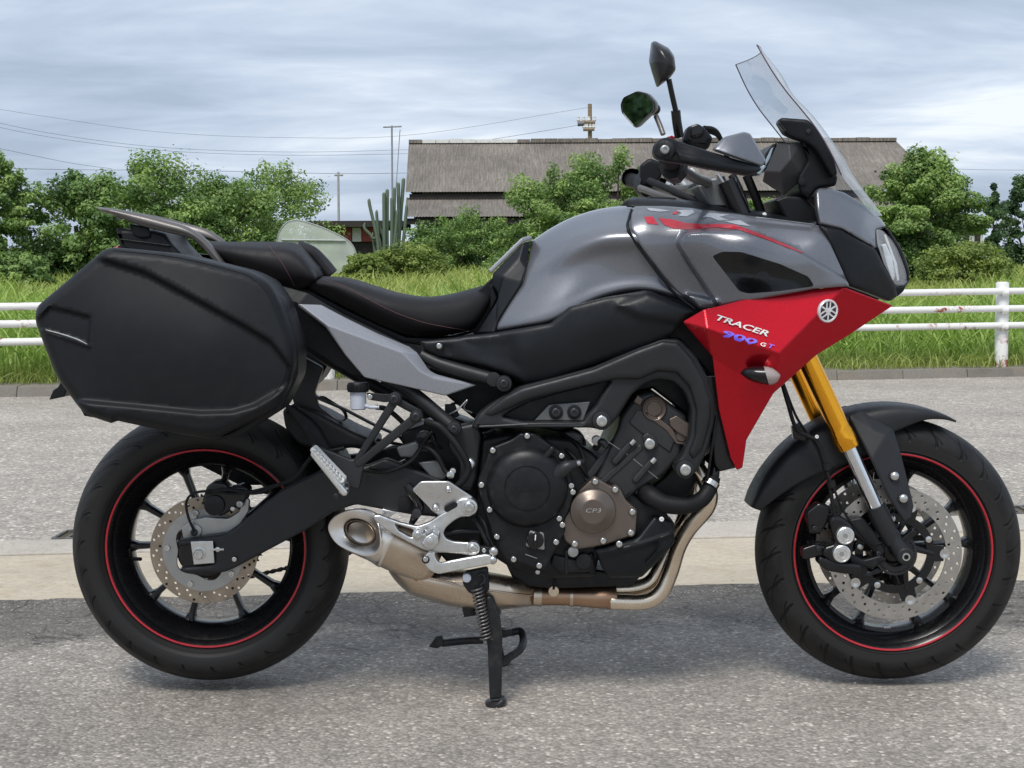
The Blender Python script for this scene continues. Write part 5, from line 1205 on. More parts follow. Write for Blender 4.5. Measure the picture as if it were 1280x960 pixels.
# ------------------------------------------------------------------ engine
eng = empty('engine', bike)
plate('crankcase', [(600, 548, 8), (640, 540, 8), (712, 548, 5), (740, 565, 5), (772, 600, 5), (800, 622, 5), (830, 634, 4), (838, 650, 4), (812, 672, 5), (790, 690, 5), (748, 700, 4), (744, 722, 4), (690, 724, 6), (640, 712, 6), (606, 690, 6), (594, 640, 8)], -.135, .27, 'engine_black', eng, .012, rnd=6)
plate('cylinder_block', [(795, 494), (776, 520), (772, 536), (745, 600), (765, 608), (782, 627), (798, 613), (828, 595), (850, 573), (860, 534), (858, 520), (816, 489)], -.150, .30, 'head_black', eng, .010, rnd=4)
plate('head_front', [(850, 570), (870, 560), (872, 600), (850, 640), (820, 636), (800, 620), (830, 596)], -.09, .2, 'engine_black', eng, .008)
plate('head_cover_step', [(797, 512), (818, 522), (845, 548), (838, 566), (800, 540), (786, 528)], -.1545, .01, 'head_black', eng, .003, rnd=3)
# cylinder fins / split lines and lugs
for (a, b_) in (((760, 552), (790, 572)), ((792, 574), (822, 598))): bar('split_line', a, b_, .9, -.1512, .004, 'hub_alu', eng, .0004)
for (a, b_) in (((790, 553), (769, 577)), ((816, 576), (795, 600))):
    bar('case_rib', a, b_, 9, -.160, .016, 'head_black', eng, .005); tube('stud_end', [(a[0] - 1.5, a[1] + 2, -.160), (a[0] + 3, a[1] - 3, -.160)], .0068, 'bolt_steel', eng, 10, 1)
plate('boss_pad', [(803, 545), (810, 541), (820, 546), (823, 558), (814, 566), (806, 562)], -.158, .012, 'head_black', eng, .003, rnd=2); bolt(812, 554.5, -.161, 7.2, eng); 
bar('web', (735, 598), (775, 545), 10, -.142, .02, 'head_black', eng, .004); bar('web', (752, 604), (800, 560), 8, -.153, .01, 'head_black', eng, .003)
# bronze cam covers
def cam(cx, cy, r, y):
    turned('cam_cap', cx, cy, y, [(0, .0), (r * .55, 0), (r * .62, -.002), (r * .62, -.004), (r * .72, -.004), (r * .9, -.001), (r, -.005), (r, -.03)], 'cam_bronze', eng)
cam(818, 511, 16, -.159); cam(852, 545, 12, -.156)
plate('cam_cap_plate', [(797, 494), (804, 499), (800, 507), (792, 502)], -.166, .03, 'cam_bronze', eng, .002)
plate('cam_cap_plate', [(836, 524), (846, 519), (862, 530), (860, 550), (846, 540), (838, 533)], -.163, .03, 'cam_bronze', eng, .003, rnd=2)
plate('cam_cap_plate', [(806, 512), (826, 524), (842, 536), (848, 552), (856, 554), (858, 556), (846, 556), (832, 538), (810, 522)], -.1575, .015, 'cam_bronze', eng, .003, rnd=2)
# clutch cover
cc_out = [(640, 549), (650, 541, 3), (668, 541, 3), (680, 550), (694, 560), (706, 568), (712, 578), (714, 600), (720, 612), (716, 622), (712, 640), (704, 650), (708, 662), (698, 682), (688, 700), (680, 713, 4), (668, 712), (652, 704), (636, 704), (624, 690), (614, 668), (606, 640), (597, 612), (597, 600), (606, 580), (612, 560), (622, 556)]
clutch = plate('clutch_cover', cc_out, -.180, .05, 'engine_black', eng, .006, rnd=6)
turned('clutch_dome', 659, 609, -.182, [(52, -.012), (51.5, .000), (49, .010), (44, .018), (36, .023), (29, .0245), (28.5, .0232), (27.5, .0232), (27, .0255), (20, .027), (0, .0275)], 'engine_black', clutch, 72, 25)
bar('dome_ridge', (660, 600), (690, 562), 9, -.198, .02, 'engine_black', clutch, .006)
turned('water_pipe_union', 702, 585, -.188, [(9, 0), (9, .004), (7, .008), (0, .009)], 'gloss_black', clutch, 20)
tube('water_pipe', [(697, 592, -.19), (708, 584, -.20), (718, 580, -.195), (728, 577, -.18)], [.0155, .0135, .009, .006], 'head_black', eng, 14); tube('pipe_clip', [(719, 579.5, -.195), (723, 578, -.19)], .008, 'bolt_steel', eng, 12, 1)
for (x, y) in ((659, 545), (616, 563), (602, 606), (612, 637), (621, 671), (642, 699), (674, 707), (695, 677.5), (702, 570)): disc('bolt_boss', x, y, 5.2, -.183, .02, 'engine_black', clutch); bolt(x, y, -.184, 3.7, clutch)
for (x, y) in ((699, 648), (703, 656), (716, 615), (714, 607)): bolt(x, y, -.181, 3.7, eng)
plate('filler_trim', [(662, 663), (680, 666), (681, 688), (657, 683)], -.187, .01, 'hub_alu', clutch, .002, rnd=3)
turned('oil_filler_cap', 669, 675, -.19, [(11, -.004), (11, .004), (9.5, .006), (0, .0065)], 'gloss_black', clutch, 32); bar('filler_grip', (669, 668), (669, 682), 4.5, -.2035, .008, 'gloss_black', clutch, .002); bar('filler_mark', (669.5, 669), (669, 675), 1.4, -.2045, .002, 'white_print', clutch, .0003)
bar('cover_line', (657, 693), (671, 698), 1, -.1815, .003, 'hub_alu', clutch, .0003)
cb_ = bvh_of([o for o in bpy.data.objects if o.name.startswith('clutch_dome')])
lettering('lettering', 'YAMAHA', (642, 614.5), (680, 614.5), 7, cb_, 'gloss_black', clutch, 0, .0016, .015)
# pickup cover in bronze
pk_out = [(738, 600, 4), (750, 599, 4), (764, 608), (775, 609, 4), (783, 626), (797, 637, 4), (795, 668, 4), (786, 672), (756, 682), (722, 687, 3), (706, 677, 4), (701, 664), (704, 648), (716, 630), (722, 614)]
pick = plate('pickup_cover', pk_out, -.168, .035, 'bronze_cover', eng, .005, rnd=5)
turned('pickup_dome', 741, 638, -.168, [(29, -.004), (28.6, .007), (27.8, .0092), (26.5, .0098), (16, .0200), (15, .0206), (0, .0206)], 'bronze_cover', pick, 64, 10)
pb = bvh_of([o for o in bpy.data.objects if o.name.startswith('pickup_dome')]); lettering('lettering', 'CP3', (731, 640.5), (752, 640.5), 5, pb, 'aluminium', pick, .3, .0008, .0)
for (x, y) in ((744, 602), (769, 612), (790.5, 640), (788.5, 666), (754, 676), (718.5, 680)): disc('bolt_boss', x, y, 5.5, -.170, .02, 'bronze_cover', pick); bolt(x, y, -.171, 3.9, pick)
bolt(773.5, 680, -.172, 4, eng); disc('drain_boss', 716.5, 690, 7, -.16, .03, 'hub_alu', eng, .003); bolt(708, 715, -.13, 3, eng); bolt(672, 715, -.15, 3, eng)
plate('water_pump', [(690, 692), (720, 700), (742, 690), (744, 706), (735, 716), (700, 716), (688, 706)], -.145, .1, 'engine_black', eng, .006, rnd=4); disc('pump_cap', 730, 702, 10, -.152, .03, 'engine_black', eng)
bar('pump_stay', (708, 690), (708, 716), 4, -.15, .01, 'engine_black', eng)
oc = shell('engine_side_cover', [(742, 687), (768, 682), (797, 672), (806, 660), (818, 645), (843, 652), (843, 678), (828, 696), (802, 722), (762, 722), (752, 710), (747, 696)], [(742, 687, -.165), (797, 672, -.175), (818, 645, -.165), (843, 660, -.15), (802, 722, -.155), (762, 722, -.158), (790, 695, -.182)], 'plastic_side', eng, 5, 5, .01, feats=(raised([(745, 690), (800, 678), (842, 664), (842, 668), (802, 684), (748, 697)], -.006, 4),), backdepth=-.08, rnd=4)
bolt(774, 680, -.186, 4.2, oc); bolt(827, 649, -.17, 3, oc, 'white_print')
for k in range(2): bar('cover_vent', (808 + k * 12, 704 - k * 12), (822 + k * 6, 690 - k * 8), 1.2, -.172, .008, 'engine_black', oc)
plate('sump', [(630, 700), (745, 712), (800, 722), (790, 733), (690, 736), (660, 733), (640, 722)], -.09, .16, 'engine_black', eng, .006)
disc('starter_motor', 714, 556, 19, -.08, .05, 'gloss_black', eng, .006)
tube('breather_hose', [(710, 560, -.11), (716, 572, -.12), (722, 585, -.12), (730, 595, -.12)], .007, 'rubber', eng); tube('engine_harness', [(690, 545, -.10), (712, 566, -.14), (726, 582, -.15), (735, 597, -.14)], .004, 'rubber', eng); tube('engine_harness', [(700, 540, -.10), (722, 556, -.14), (731, 576, -.15)], .004, 'rubber', eng)
tube('fuel_union', [(744, 560, -.13), (752, 552, -.15), (758, 558, -.15)], .0075, 'bolt_dark', eng); disc('union_nut', 746, 551, 6, -.15, .02, 'hub_alu', eng)
# coolant hose
tube('coolant_hose', [(806, 614, -.13), (816, 622, -.155), (832, 630, -.165), (856, 632, -.165), (876, 625, -.155), (887, 610, -.145), (891, 596, -.14)], [.020, .0205, .0195, .0185, .0175, .017, .017], 'rubber', eng, 20, 8)
tube('hose_clamp', [(886.5, 607, -.147), (889.5, 601.5, -.144)], .0195, 'bolt_steel', eng, 20, 1); tube('hose_elbow', [(891, 600, -.14), (893, 590, -.14), (893, 580, -.13), (886, 572, -.1)], [.0125, .0115, .0105, .0105], 'gloss_black', eng, 16)
# radiator seen edge on behind the frame
plate('radiator', [(880, 470), (905, 468), (921, 585), (900, 590), (893, 580)], -.17, .34, 'gloss_black', eng, .006)
tube('radiator_stay', [(896, 520, -.175), (890, 560, -.175), (884, 600, -.16)], .003, 'engine_black', eng, 8)
plate('head_shadow_block', [(770, 470), (860, 470), (880, 500), (882, 580), (862, 600), (850, 570), (860, 520), (816, 486), (790, 492), (770, 520), (700, 540), (640, 530), (640, 510)], -.085, .17, 'engine_black', eng, .006)

# ------------------------------------------------------------------ main frame
fr_out = [(588, 536), (597, 518), (612, 506), (630, 494), (652, 483), (705, 469), (742, 459), (795, 436), (828, 423), (850, 424), (870, 444), (886, 474), (894, 503), (893, 530), (884, 566), (870, 592), (856, 599), (845, 592), (843, 580), (852, 570), (862, 545), (864, 512), (856, 490), (842, 477), (824, 474), (806, 480), (790, 494), (775, 518), (766, 530), (752, 538), (738, 535), (655, 536), (600, 536)]
hole = rounded([(628, 521), (640, 513), (662, 502), (700, 491), (745, 480), (764, 475), (752, 494), (744, 508), (736, 516), (728, 527), (680, 527), (655, 527)], 3)
frame = plate('frame', fr_out, -.19, .07, 'frame_black', bike, .010, rnd=6, holes=[hole])
fcr = shell('frame_spar', rounded([(600, 519), (630, 496), (652, 485), (705, 471), (742, 461), (795, 438), (828, 426), (848, 428), (866, 448), (882, 476), (889, 503), (888, 526), (878, 562), (866, 575), (860, 566), (868, 545), (870, 512), (862, 484), (846, 466), (822, 464), (800, 474), (770, 474), (700, 490), (660, 500), (636, 511), (615, 521)], 3), [(600, 519, -.192), (650, 490, -.203), (742, 468, -.203), (800, 455, -.207), (850, 445, -.207), (880, 505, -.205), (868, 568, -.197), (846, 460, -.206), (700, 483, -.203), (620, 510, -.198)], 'frame_black', frame, 5, 6, .010)
mirror(frame)
plate('frame_web', hole, -.150, .01, 'engine_black', frame, .001)
br2 = plate('frame_bracket', [(668, 526), (686, 506), (738, 502), (729, 526)], -.172, .012, 'instrument_grey', frame, .002, rnd=2)
for x in (695, 718): disc('bracket_boss', x, 515.5, 9, -.178, .02, 'engine_black', frame, .003); bolt(x, 515.5, -.180, 6, frame, 'bolt_dark')
for (x, y) in ((752, 526), (856.5, 587)): disc('mount_boss', x, y, 12, -.203, .05, 'frame_black', frame, .004); bolt(x, y, -.205, 7.4, frame)
bar('spar_edge', (600, 533), (660, 530), 1.6, -.1915, .004, 'instrument_grey', frame, .0005)
bolt(588, 580, -.15, 8, bike, 'aluminium', kind='cap')
plate('lower_frame', [(560, 536), (596, 528), (602, 545), (596, 600), (590, 615), (572, 612), (575, 580), (560, 560)], -.15, .06, 'frame_black', bike, .008, rnd=5)
# ------------------------------------------------------------------ tank and fairing
tn = [[(617, 415, -.115), (634, 381, -.108), (652, 352, -.095), (659, 333, -.08), (663, 315, -.05), (665, 301, 0)],
      [(650, 410, -.150), (660, 386, -.145), (672, 352, -.125), (680, 328, -.112), (684, 306, -.08), (684, 288, 0)],
      [(690, 402, -.168), (697, 376, -.163), (706, 340, -.146), (711, 312, -.146), (713, 292, -.108), (713, 272.5, 0)],
      [(752, 373, -.165), (750, 351, -.159), (750, 322, -.158), (750, 299, -.172), (750, 281, -.128), (750, 261, 0)],
      [(800, 364, -.165), (793, 344, -.160), (786, 318, -.166), (784, 296, -.182), (783, 279, -.138), (785, 257, 0)],
      [(852, 374, -.165), (836, 346, -.160), (818, 315, -.17), (808, 297, -.185), (806, 279, -.142), (812, 256.5, 0)],
      [(900, 385, -.15), (880, 350, -.14), (870, 318, -.15), (866, 300, -.16), (862, 282, -.12), (866, 262, 0)]]
tn = [[(r_[0][0] + 1, r_[0][1] + 1, r_[0][2] + .016), (r_[0][0] * .97 + r_[1][0] * .03, r_[0][1] - 5, r_[0][2])] + r_[1:] for r_ in tn]
tank = patch('fuel_tank', tn, 'paint_grey', bike, 8, 8, ang=70); tank['label'] = 'slate grey painted fuel tank'
# black knee cover below the tank
kc_out = [(524, 426), (560, 423), (617, 416.5), (688, 404), (694, 399), (712, 383), (756, 371.5), (806, 363), (814, 364), (868, 389), (852, 403), (838, 420), (828, 428), (755, 452), (685, 476), (656, 480), (642, 473), (605, 458), (548, 446), (530, 438)]
kc = shell('knee_cover', rounded(kc_out, 3), [(524, 426, -.16), (617, 416, -.158), (690, 403, -.185), (712, 383, -.185), (806, 363, -.185), (868, 389, -.19), (852, 403, -.19), (830, 427, -.183), (755, 452, -.178), (685, 476, -.170), (642, 473, -.165), (548, 446, -.16), (600, 432, -.170), (660, 440, -.184), (740, 415, -.198), (800, 392, -.204), (840, 398, -.20), (700, 450, -.182), (770, 435, -.186)], 'plastic_side', bike, 5, 6, .010,
           feats=(raised([(770, 382), (810, 366), (868, 389), (850, 404), (800, 396)], -.010, 12, 4), raised([(580, 426), (640, 425), (650, 460), (600, 448)], .006, 20), raised([(546, 432), (566, 432), (566, 444), (546, 444)], .003, 5, 4)), backdepth=-.10)
kc['label'] = 'matte black cover below the fuel tank'; mirror(kc)
disc('cover_grommet', 549, 433, 5.5, -.169, .01, 'gloss_black', bike, .001); bolt(549, 432.5, -.170, 3.6, bike)
# trim between tank and seat
tr_v = [(664, 301, -.045), (655, 302, -.06), (614, 342, -.075), (617, 356, -.085), (623, 372, -.09), (595, 416, -.105), (617, 416, -.128), (620, 402, -.124), (653, 352, -.108), (659, 336, -.09), (662, 311, -.058), (628, 346, -.10), (650, 322, -.085)]
facet('tank_trim', tr_v, [(0, 1, 12, 10), (1, 2, 11, 12), (2, 3, 4, 11), (12, 11, 8, 9), (10, 12, 9), (11, 4, 7, 8), (4, 5, 6, 7)], 'plastic_side', bike, .02, .005, seg=3)
facet('tank_trim_top', [(655, 302, -.06), (664, 300, -.045), (666, 300.5, 0), (655, 303, 0), (614, 342, 0), (614, 342, -.075)], [(0, 1, 2, 3), (0, 3, 4, 5)], 'paint_grey_light', bike, .01, .003)  # highlight on the dark trim's top face, put in as paler grey
plate('tank_front_pad', [(611, 358), (616, 354), (623, 372), (612, 392), (612, 372)], -.08, .16, 'plastic_black', bike, .006)
# side fairing with the air vent
sf_out = [(793, 257.5), (830, 257.5), (865, 260), (915, 266), (945, 271), (1018, 280.5), (1026, 283), (1038, 304), (1062, 358), (1046, 359), (1020, 361), (927, 378), (880, 388), (872, 386), (846, 366), (830, 347), (800, 307), (787, 285), (789, 268)]
vent = rounded([(890, 320), (903, 314.5), (927, 315), (975, 330), (1011, 346), (1018, 358), (975, 364), (936, 367), (924, 364)], 4)
sf_ctrl = [(793, 258, -.125), (865, 261, -.125), (945, 272, -.145), (1018, 281, -.165), (805, 270, -.165), (870, 272, -.180), (945, 284, -.196), (1020, 300, -.205), (850, 300, -.196), (927, 292, -.205), (990, 314, -.212), (1047, 350, -.205), (790, 285, -.178), (820, 318, -.186), (846, 350, -.172), (872, 384, -.166), (872, 330, -.184), (905, 368, -.188), (1000, 358, -.21), (950, 368, -.204), (1030, 330, -.208)]
rib = [(846, 304), (856, 291), (880, 287.5), (927, 287), (990, 309), (1050, 344), (1075, 362), (1060, 372), (905, 392), (893, 376), (862, 330)]
sf = shell('side_fairing', rounded(sf_out, 3), sf_ctrl, 'paint_grey', bike, 4.2, 4, .006, th=.03, feats=(raised(rib, -.030, 5, 5), raised([(795, 259), (1018, 282), (1012, 286), (940, 279), (860, 268), (796, 264)], .006, 8), raised([(856, 367), (900, 376), (895, 386), (874, 386)], -.012, 7, 3)), holes=[vent], ang=60)
sf['label'] = 'grey painted side fairing with black air vent'; sfm = mirror(sf)
vi = shell('vent_duct', rounded([(884, 316), (903, 309), (930, 310), (980, 326), (1018, 343), (1026, 362), (975, 370), (932, 373), (918, 366)], 4), [(884, 316, -.192), (930, 310, -.196), (1018, 343, -.20), (1026, 362, -.2), (932, 373, -.194), (950, 345, -.165), (975, 350, -.17), (930, 340, -.17)], 'gloss_black', bike, 5)
plate('duct_insert', rounded([(914, 332), (935, 329), (975, 338), (1003, 348), (1008, 356), (970, 361), (940, 364), (930, 362)], 4), -.168, .012, 'gloss_black', bike, .005)
# tank decals
sb2 = bvh_of([sf])
decal('decal', [(805, 271), (816, 271), (823, 281), (809, 280)], sb2, 'decal_red', sf, 4)
decal('decal', [(823, 272.5), (842, 275), (857, 279), (880, 280.5), (900, 280), (918, 281), (927, 284), (965, 298.5), (1005, 316), (1002, 316.5), (960, 300.5), (922, 287), (895, 284.5), (862, 287.5), (842, 286), (830, 281.5)], sb2, 'decal_red', sf, 4)
decal('decal', [(808, 260), (826, 261.5), (838, 264), (824, 265), (812, 263.5)], sb2, 'decal_pale', sf, 4)
decal('decal', [(845, 263), (866, 262.5), (868, 266.5), (858, 271), (848, 270), (852, 266.5)], sb2, 'decal_pale', sf, 4); decal('decal', [(840, 266.5), (850, 263.5), (846, 267), (842, 268.5)], sb2, 'decal_red', sf, 3)
decal('decal', [(878, 272), (886, 266.5), (912, 268.5), (900, 271), (912, 276), (898, 276), (888, 272)], sb2, 'decal_pale', sf, 4); decal('decal', [(905, 277), (925, 275.5), (938, 283), (922, 281)], sb2, 'decal_pale', sf, 4)
plate('fairing_edge_strip', [(945, 270.8), (1018, 280), (1018, 281.5), (945, 272)], -.152, .006, 'decal_pale', bike, .0005)
# inner cover on top of the tank, filler
patch('inner_cover', [[(783, 258, -.12), (786, 250, -.09), (790, 247, 0)], [(830, 260, -.125), (832, 251, -.09), (832, 249, 0)], [(880, 264, -.125), (882, 256, -.09), (882, 254, 0)], [(945, 273, -.14), (945, 266, -.10), (945, 264, 0)], [(1020, 284, -.16), (1020, 278, -.11), (1020, 276, 0)]], 'plastic_black', bike, 5, 5, th=.003)
# red side panel
rd = [(852, 402, -.205), (880, 386, -.212), (927, 376, -.225), (1045, 357.5, -.222), (1056, 359, -.220), (1117, 382, -.165), (974, 442, -.268), (884, 411, -.236),
      (890, 446, -.205), (898, 511, -.20), (913, 573, -.195), (921, 588, -.195), (928, 585, -.197), (933, 550, -.205), (967, 492, -.222), (1021, 444, -.222), (1060, 420, -.20)]
red = facet('front_side_panel', rd, [(0, 1, 7), (1, 2, 3, 4, 6, 7), (4, 5, 6), (0, 7, 8), (7, 6, 14, 8), (8, 14, 13, 9), (9, 13, 12, 11, 10), (6, 15, 14), (6, 16, 15), (6, 5, 16)], 'paint_red', bike, .006, .0035, ang=14, seg=3)
red['label'] = 'glossy red faceted side panel with white lettering'; mirror(red)
rb_ = bvh_of([red])
lettering('lettering', 'TRACER', (892, 399.5), (962.5, 422.5), 7, rb_, 'white_print', red, .5, .0042, .02, -.25)
lettering('lettering', '900', (901, 418.5), (947, 432), 6.4, rb_, 'violet_print', red, .5, .0042, .03, -.25)
lettering('lettering', 'G', (949, 432), (957, 434.5), 4.6, rb_, 'white_print', red, .25, .0042, .02, -.25); lettering('lettering', 'T', (958.5, 434.5), (967, 437), 5, rb_, 'violet_print', red, .3, .0042, .02, -.25)
# round emblem: chrome ring, dark field, three crossed tuning forks
n_ = (lay(rb_, 1034, 388, 1) - lay(rb_, 1034, 388, 0)).normalized(); ec = lay(rb_, 1034, 388.5, .002); s = pm(-.22); er = 14.5 * s
emb = lathe('emblem', [(er * .80, .0015), (er * .84, .0035), (er * .95, .0035), (er, .002), (er, -.003)], ec, 'badge_chrome', red, axis=n_, seg=48)
lathe('emblem_field', [(0, .0012), (er * .83, .0012), (er * .84, -.003)], ec, 'badge_dark', emb, axis=n_, seg=40)
q = Vector((0, -1, 0)).rotation_difference(n_)
for k in range(3):
    loops = []
    L = er * .78; w = er * .075
    sh = [(-w, -L), (w, -L), (w, L * .12), (w * 3.2, L * .3), (w * 3.2, L), (w * 1.5, L), (w * 1.5, L * .42), (0, L * .26), (-w * 1.5, L * .42), (-w * 1.5, L), (-w * 3.2, L), (-w * 3.2, L * .3), (-w, L * .12)]
    t = R(120 * k); rot = [(x * math.cos(t) - z * math.sin(t), x * math.sin(t) + z * math.cos(t)) for x, z in sh]
    me = flat_curve([rot], .0012, .0003)
    for v in me.vertices: v.co = ec + q @ (v.co + Vector((0, -.0019 - k * .0002, 0)))
    link('tuning_fork', me, 'badge_chrome', emb)
# turn signal
m, nt, b = nodes_of('lens_clear'); b.inputs['Base Color'].default_value = (.50, .45, .42, 1); b.inputs['Roughness'].default_value = .1; b.inputs['Coat Weight'].default_value = 1; b.inputs['Alpha'].default_value = .7
sig = empty('turn_signal', bike)
def pod(name, secs, m):
    net = []
    for (x, cy, ry, d0, yc) in secs:
        ring = [(x + d0 * .2 * math.sin(t), cy + ry * math.sin(t), yc - max(.001, d0 * .0016) * math.cos(t) * 1.) for t in np.linspace(0, 2 * math.pi, 13)]; net.append(ring)
    return patch(name, net, m, sig, 4, 3, mirror_y=False, cap=True, ang=60)
pod('signal_body', [(926, 467, 1, 3, -.245), (933, 467.5, 7, 10, -.246), (944, 468.5, 10.5, 15, -.248), (958, 469.5, 12, 17, -.25)], 'gloss_black')
pod('signal_lens', [(958, 469.5, 12, 17, -.25), (964, 469.5, 11, 15, -.25), (970, 469, 8, 11, -.249), (975, 468.5, 2, 4, -.247)], 'lens_clear')

# ------------------------------------------------------------------ headlight cowl, lamp, screen
cw = shell('headlight_cowl', rounded([(1020, 240), (1024, 235), (1036, 235), (1056, 241), (1080, 256), (1100, 272), (1108, 283), (1094, 287), (1095, 311), (1052, 286), (1025, 280), (1021, 262)], 3), [(1020, 240, -.165), (1036, 235, -.15), (1060, 244, -.125), (1100, 273, -.055), (1108, 283, -.05), (1094, 288, -.10), (1095, 311, -.125), (1052, 286, -.185), (1025, 280, -.185), (1022, 260, -.185), (1055, 262, -.165), (1080, 280, -.14)], 'paint_grey', bike, 4, 4, .008, th=.02, ang=60); mirror(cw)
cw['label'] = 'grey painted cowl above the headlight'
nb = shell('nose_cover', rounded([(1024, 281), (1052, 287), (1095, 312), (1106, 334), (1120, 358), (1122, 370), (1112, 377), (1085, 366), (1062, 358), (1040, 309)], 3), [(1024, 281, -.187), (1052, 287, -.187), (1095, 312, -.128), (1106, 334, -.12), (1120, 358, -.085), (1112, 377, -.09), (1085, 366, -.15), (1062, 358, -.19), (1040, 309, -.195), (1070, 320, -.172), (1090, 345, -.145)], 'plastic_black', bike, 5, 5, .008, th=.04); mirror(nb)
m, nt, b = nodes_of('headlight_glass'); b.inputs['Base Color'].default_value = (.9, .92, .95, 1); b.inputs['Roughness'].default_value = .04; b.inputs['Alpha'].default_value = .28; b.inputs['Coat Weight'].default_value = 1
mat('lamp_reflector', (.85, .87, .9), .25, .6, var=.1)
hl_o = rounded([(1095, 286), (1104, 288), (1121, 306), (1133, 332), (1135, 350), (1130, 357), (1119, 357), (1105, 331), (1097, 306)], 4)
hl = shell('headlight', [(1093 + (x - 1093) * 1.0, y) for x, y in hl_o], [(1095, 286, -.095), (1104, 288, -.06), (1121, 306, -.045), (1135, 345, -.05), (1130, 357, -.06), (1119, 357, -.085), (1105, 331, -.118), (1097, 306, -.12)], 'headlight_glass', bike, 4, 3, .006, th=.004); mirror(hl)
shell('lamp_housing', rounded([(1092, 284), (1104, 285), (1124, 305), (1136, 332), (1137, 352), (1130, 361), (1117, 361), (1102, 332), (1094, 308)], 4), [(1095, 286, -.07), (1104, 288, -.03), (1121, 306, -.02), (1135, 345, -.025), (1119, 357, -.06), (1105, 331, -.085), (1097, 306, -.09)], 'gloss_black', bike, 5, th=.03)
plate('lamp_bowl', rounded([(1098, 306), (1106, 304), (1118, 322), (1124, 346), (1118, 352), (1108, 332)], 3), -.088, .02, 'lamp_reflector', bike, .004, tilt=(1.2, 0))
plate('lamp_strip', [(1100, 294), (1104, 294), (1124, 330), (1128, 350), (1124, 351), (1118, 328)], -.075, .006, 'white_print', bike, .001, tilt=(1.2, 0))
plate('lamp_eyebrow', rounded([(1106, 284), (1112, 287), (1128, 312), (1137, 338), (1136, 352), (1133, 340), (1122, 312)], 2), -.052, .10, 'gloss_black', bike, .003)
plate('lamp_chin', rounded([(1112, 364), (1120, 358), (1133, 357), (1130, 364), (1122, 371)], 2), -.06, .12, 'plastic_black', bike, .004)
# windscreen: stations from top to bottom, across from the near edge to the middle
m, nt, b = nodes_of('screen_clear'); b.inputs['Base Color'].default_value = (.80, .86, .92, 1); b.inputs['Roughness'].default_value = .05; b.inputs['Specular IOR Level'].default_value = .6
trn = nt.nodes.new('ShaderNodeBsdfTransparent'); trn.inputs[0].default_value = (.90, .93, .96, 1); mxs = nt.nodes.new('ShaderNodeMixShader')
lw0 = nt.nodes.new('ShaderNodeLayerWeight'); lw0.inputs[0].default_value = .5; lw = nt.nodes.new('ShaderNodeMapRange'); nt.links.new(lw0.outputs['Facing'], lw.inputs[0]); lw.inputs[1].default_value = .45; lw.inputs[2].default_value = 1.0; lw.inputs[3].default_value = .05; lw.inputs[4].default_value = .55
gl_ = nt.nodes.new('ShaderNodeBsdfGlossy'); gl_.inputs['Roughness'].default_value = .03; df = nt.nodes.new('ShaderNodeBsdfDiffuse'); df.inputs[0].default_value = (.7, .74, .78, 1)
md = nt.nodes.new('ShaderNodeMixShader'); md.inputs[0].default_value = .16; nt.links.new(trn.outputs[0], md.inputs[1]); nt.links.new(df.outputs[0], md.inputs[2])
nt.links.new(lw.outputs[0], mxs.inputs[0]); nt.links.new(md.outputs[0], mxs.inputs[1]); nt.links.new(gl_.outputs[0], mxs.inputs[2]); nt.links.new(mxs.outputs[0], nt.nodes['Material Output'].inputs[0])
edge = [(946, 56, -.15), (964, 87, -.164), (982, 113, -.172), (1003, 138.5, -.176), (1022, 163, -.176), (1038, 190, -.170), (1052, 219, -.156), (1076, 250, -.122), (1092, 270, -.085)]
centre = [(950, 66, 0), (976, 100, 0), (990, 120, 0), (1014, 149, 0), (1032, 174, 0), (1050, 200, 0), (1066, 222, 0), (1088, 254, 0), (1102, 274, 0)]
net = []
for (ex_, ey, eyy), (cx, cy, _) in zip(edge, centre):
    E_ = P(ex_, ey, eyy); C_ = P(cx, cy, 0); C_.z = E_.z + .004; C_.x = max(C_.x, E_.x + .03)
    net.append([(E_.x + (C_.x - E_.x) * (1 - (1 - t) ** 1.7), E_.y * (1 - t), E_.z + (C_.z - E_.z) * t) for t in (0, .18, .42, .7, 1)])
scr = patch('windscreen', net, 'screen_clear', bike, 5, 4, px=False, ang=80); scr['label'] = 'clear curved windscreen'
mat('screen_edge', (.10, .07, .10), .3)
for sg in (1, -1):
    v, f = sweep(cr([(r_[0][0], sg * r_[0][1], r_[0][2]) for r_ in net[:7]], 6), .0014, 6); mk('screen_edge', v, f, 'screen_edge', scr, 60)
tp = [tuple(p) for p in net[0]] + [(x, -y, z) for x, y, z in net[0][-2::-1]]; v, f = sweep(cr(tp, 4), .0010, 6); mk('screen_edge', v, f, 'screen_edge', scr, 60)
# screen bracket and instruments
shell('screen_bracket', rounded([(971, 153), (976, 147), (1010, 149.5), (1020, 160), (1030, 176), (1043, 200), (1047, 218), (1040, 222), (1030, 205), (1020, 188), (1008, 178), (994, 174), (980, 168)], 4), [(971, 153, -.12), (1010, 150, -.135), (1043, 200, -.15), (1047, 218, -.15), (1000, 165, -.13), (1025, 190, -.145), (980, 168, -.12)], 'plastic_black', bike, 4, 4, .008, th=.02)
bar('bracket_slot', (974, 154), (982, 163), 4, -.13, .01, 'gloss_black', bike); disc('bracket_screw', 1011, 164, 3.3, -.140, .01, 'bolt_dark', bike)
plate('screen_stay', rounded([(1000, 176), (1024, 186), (1036, 206), (1048, 220), (1046, 232), (1022, 236), (1012, 250), (1000, 240), (997, 222), (1010, 200)], 4), -.115, .23, 'plastic_black', bike, .008); disc('stay_knob', 1003, 227, 5, -.121, .01, 'plastic_side', bike, .002)
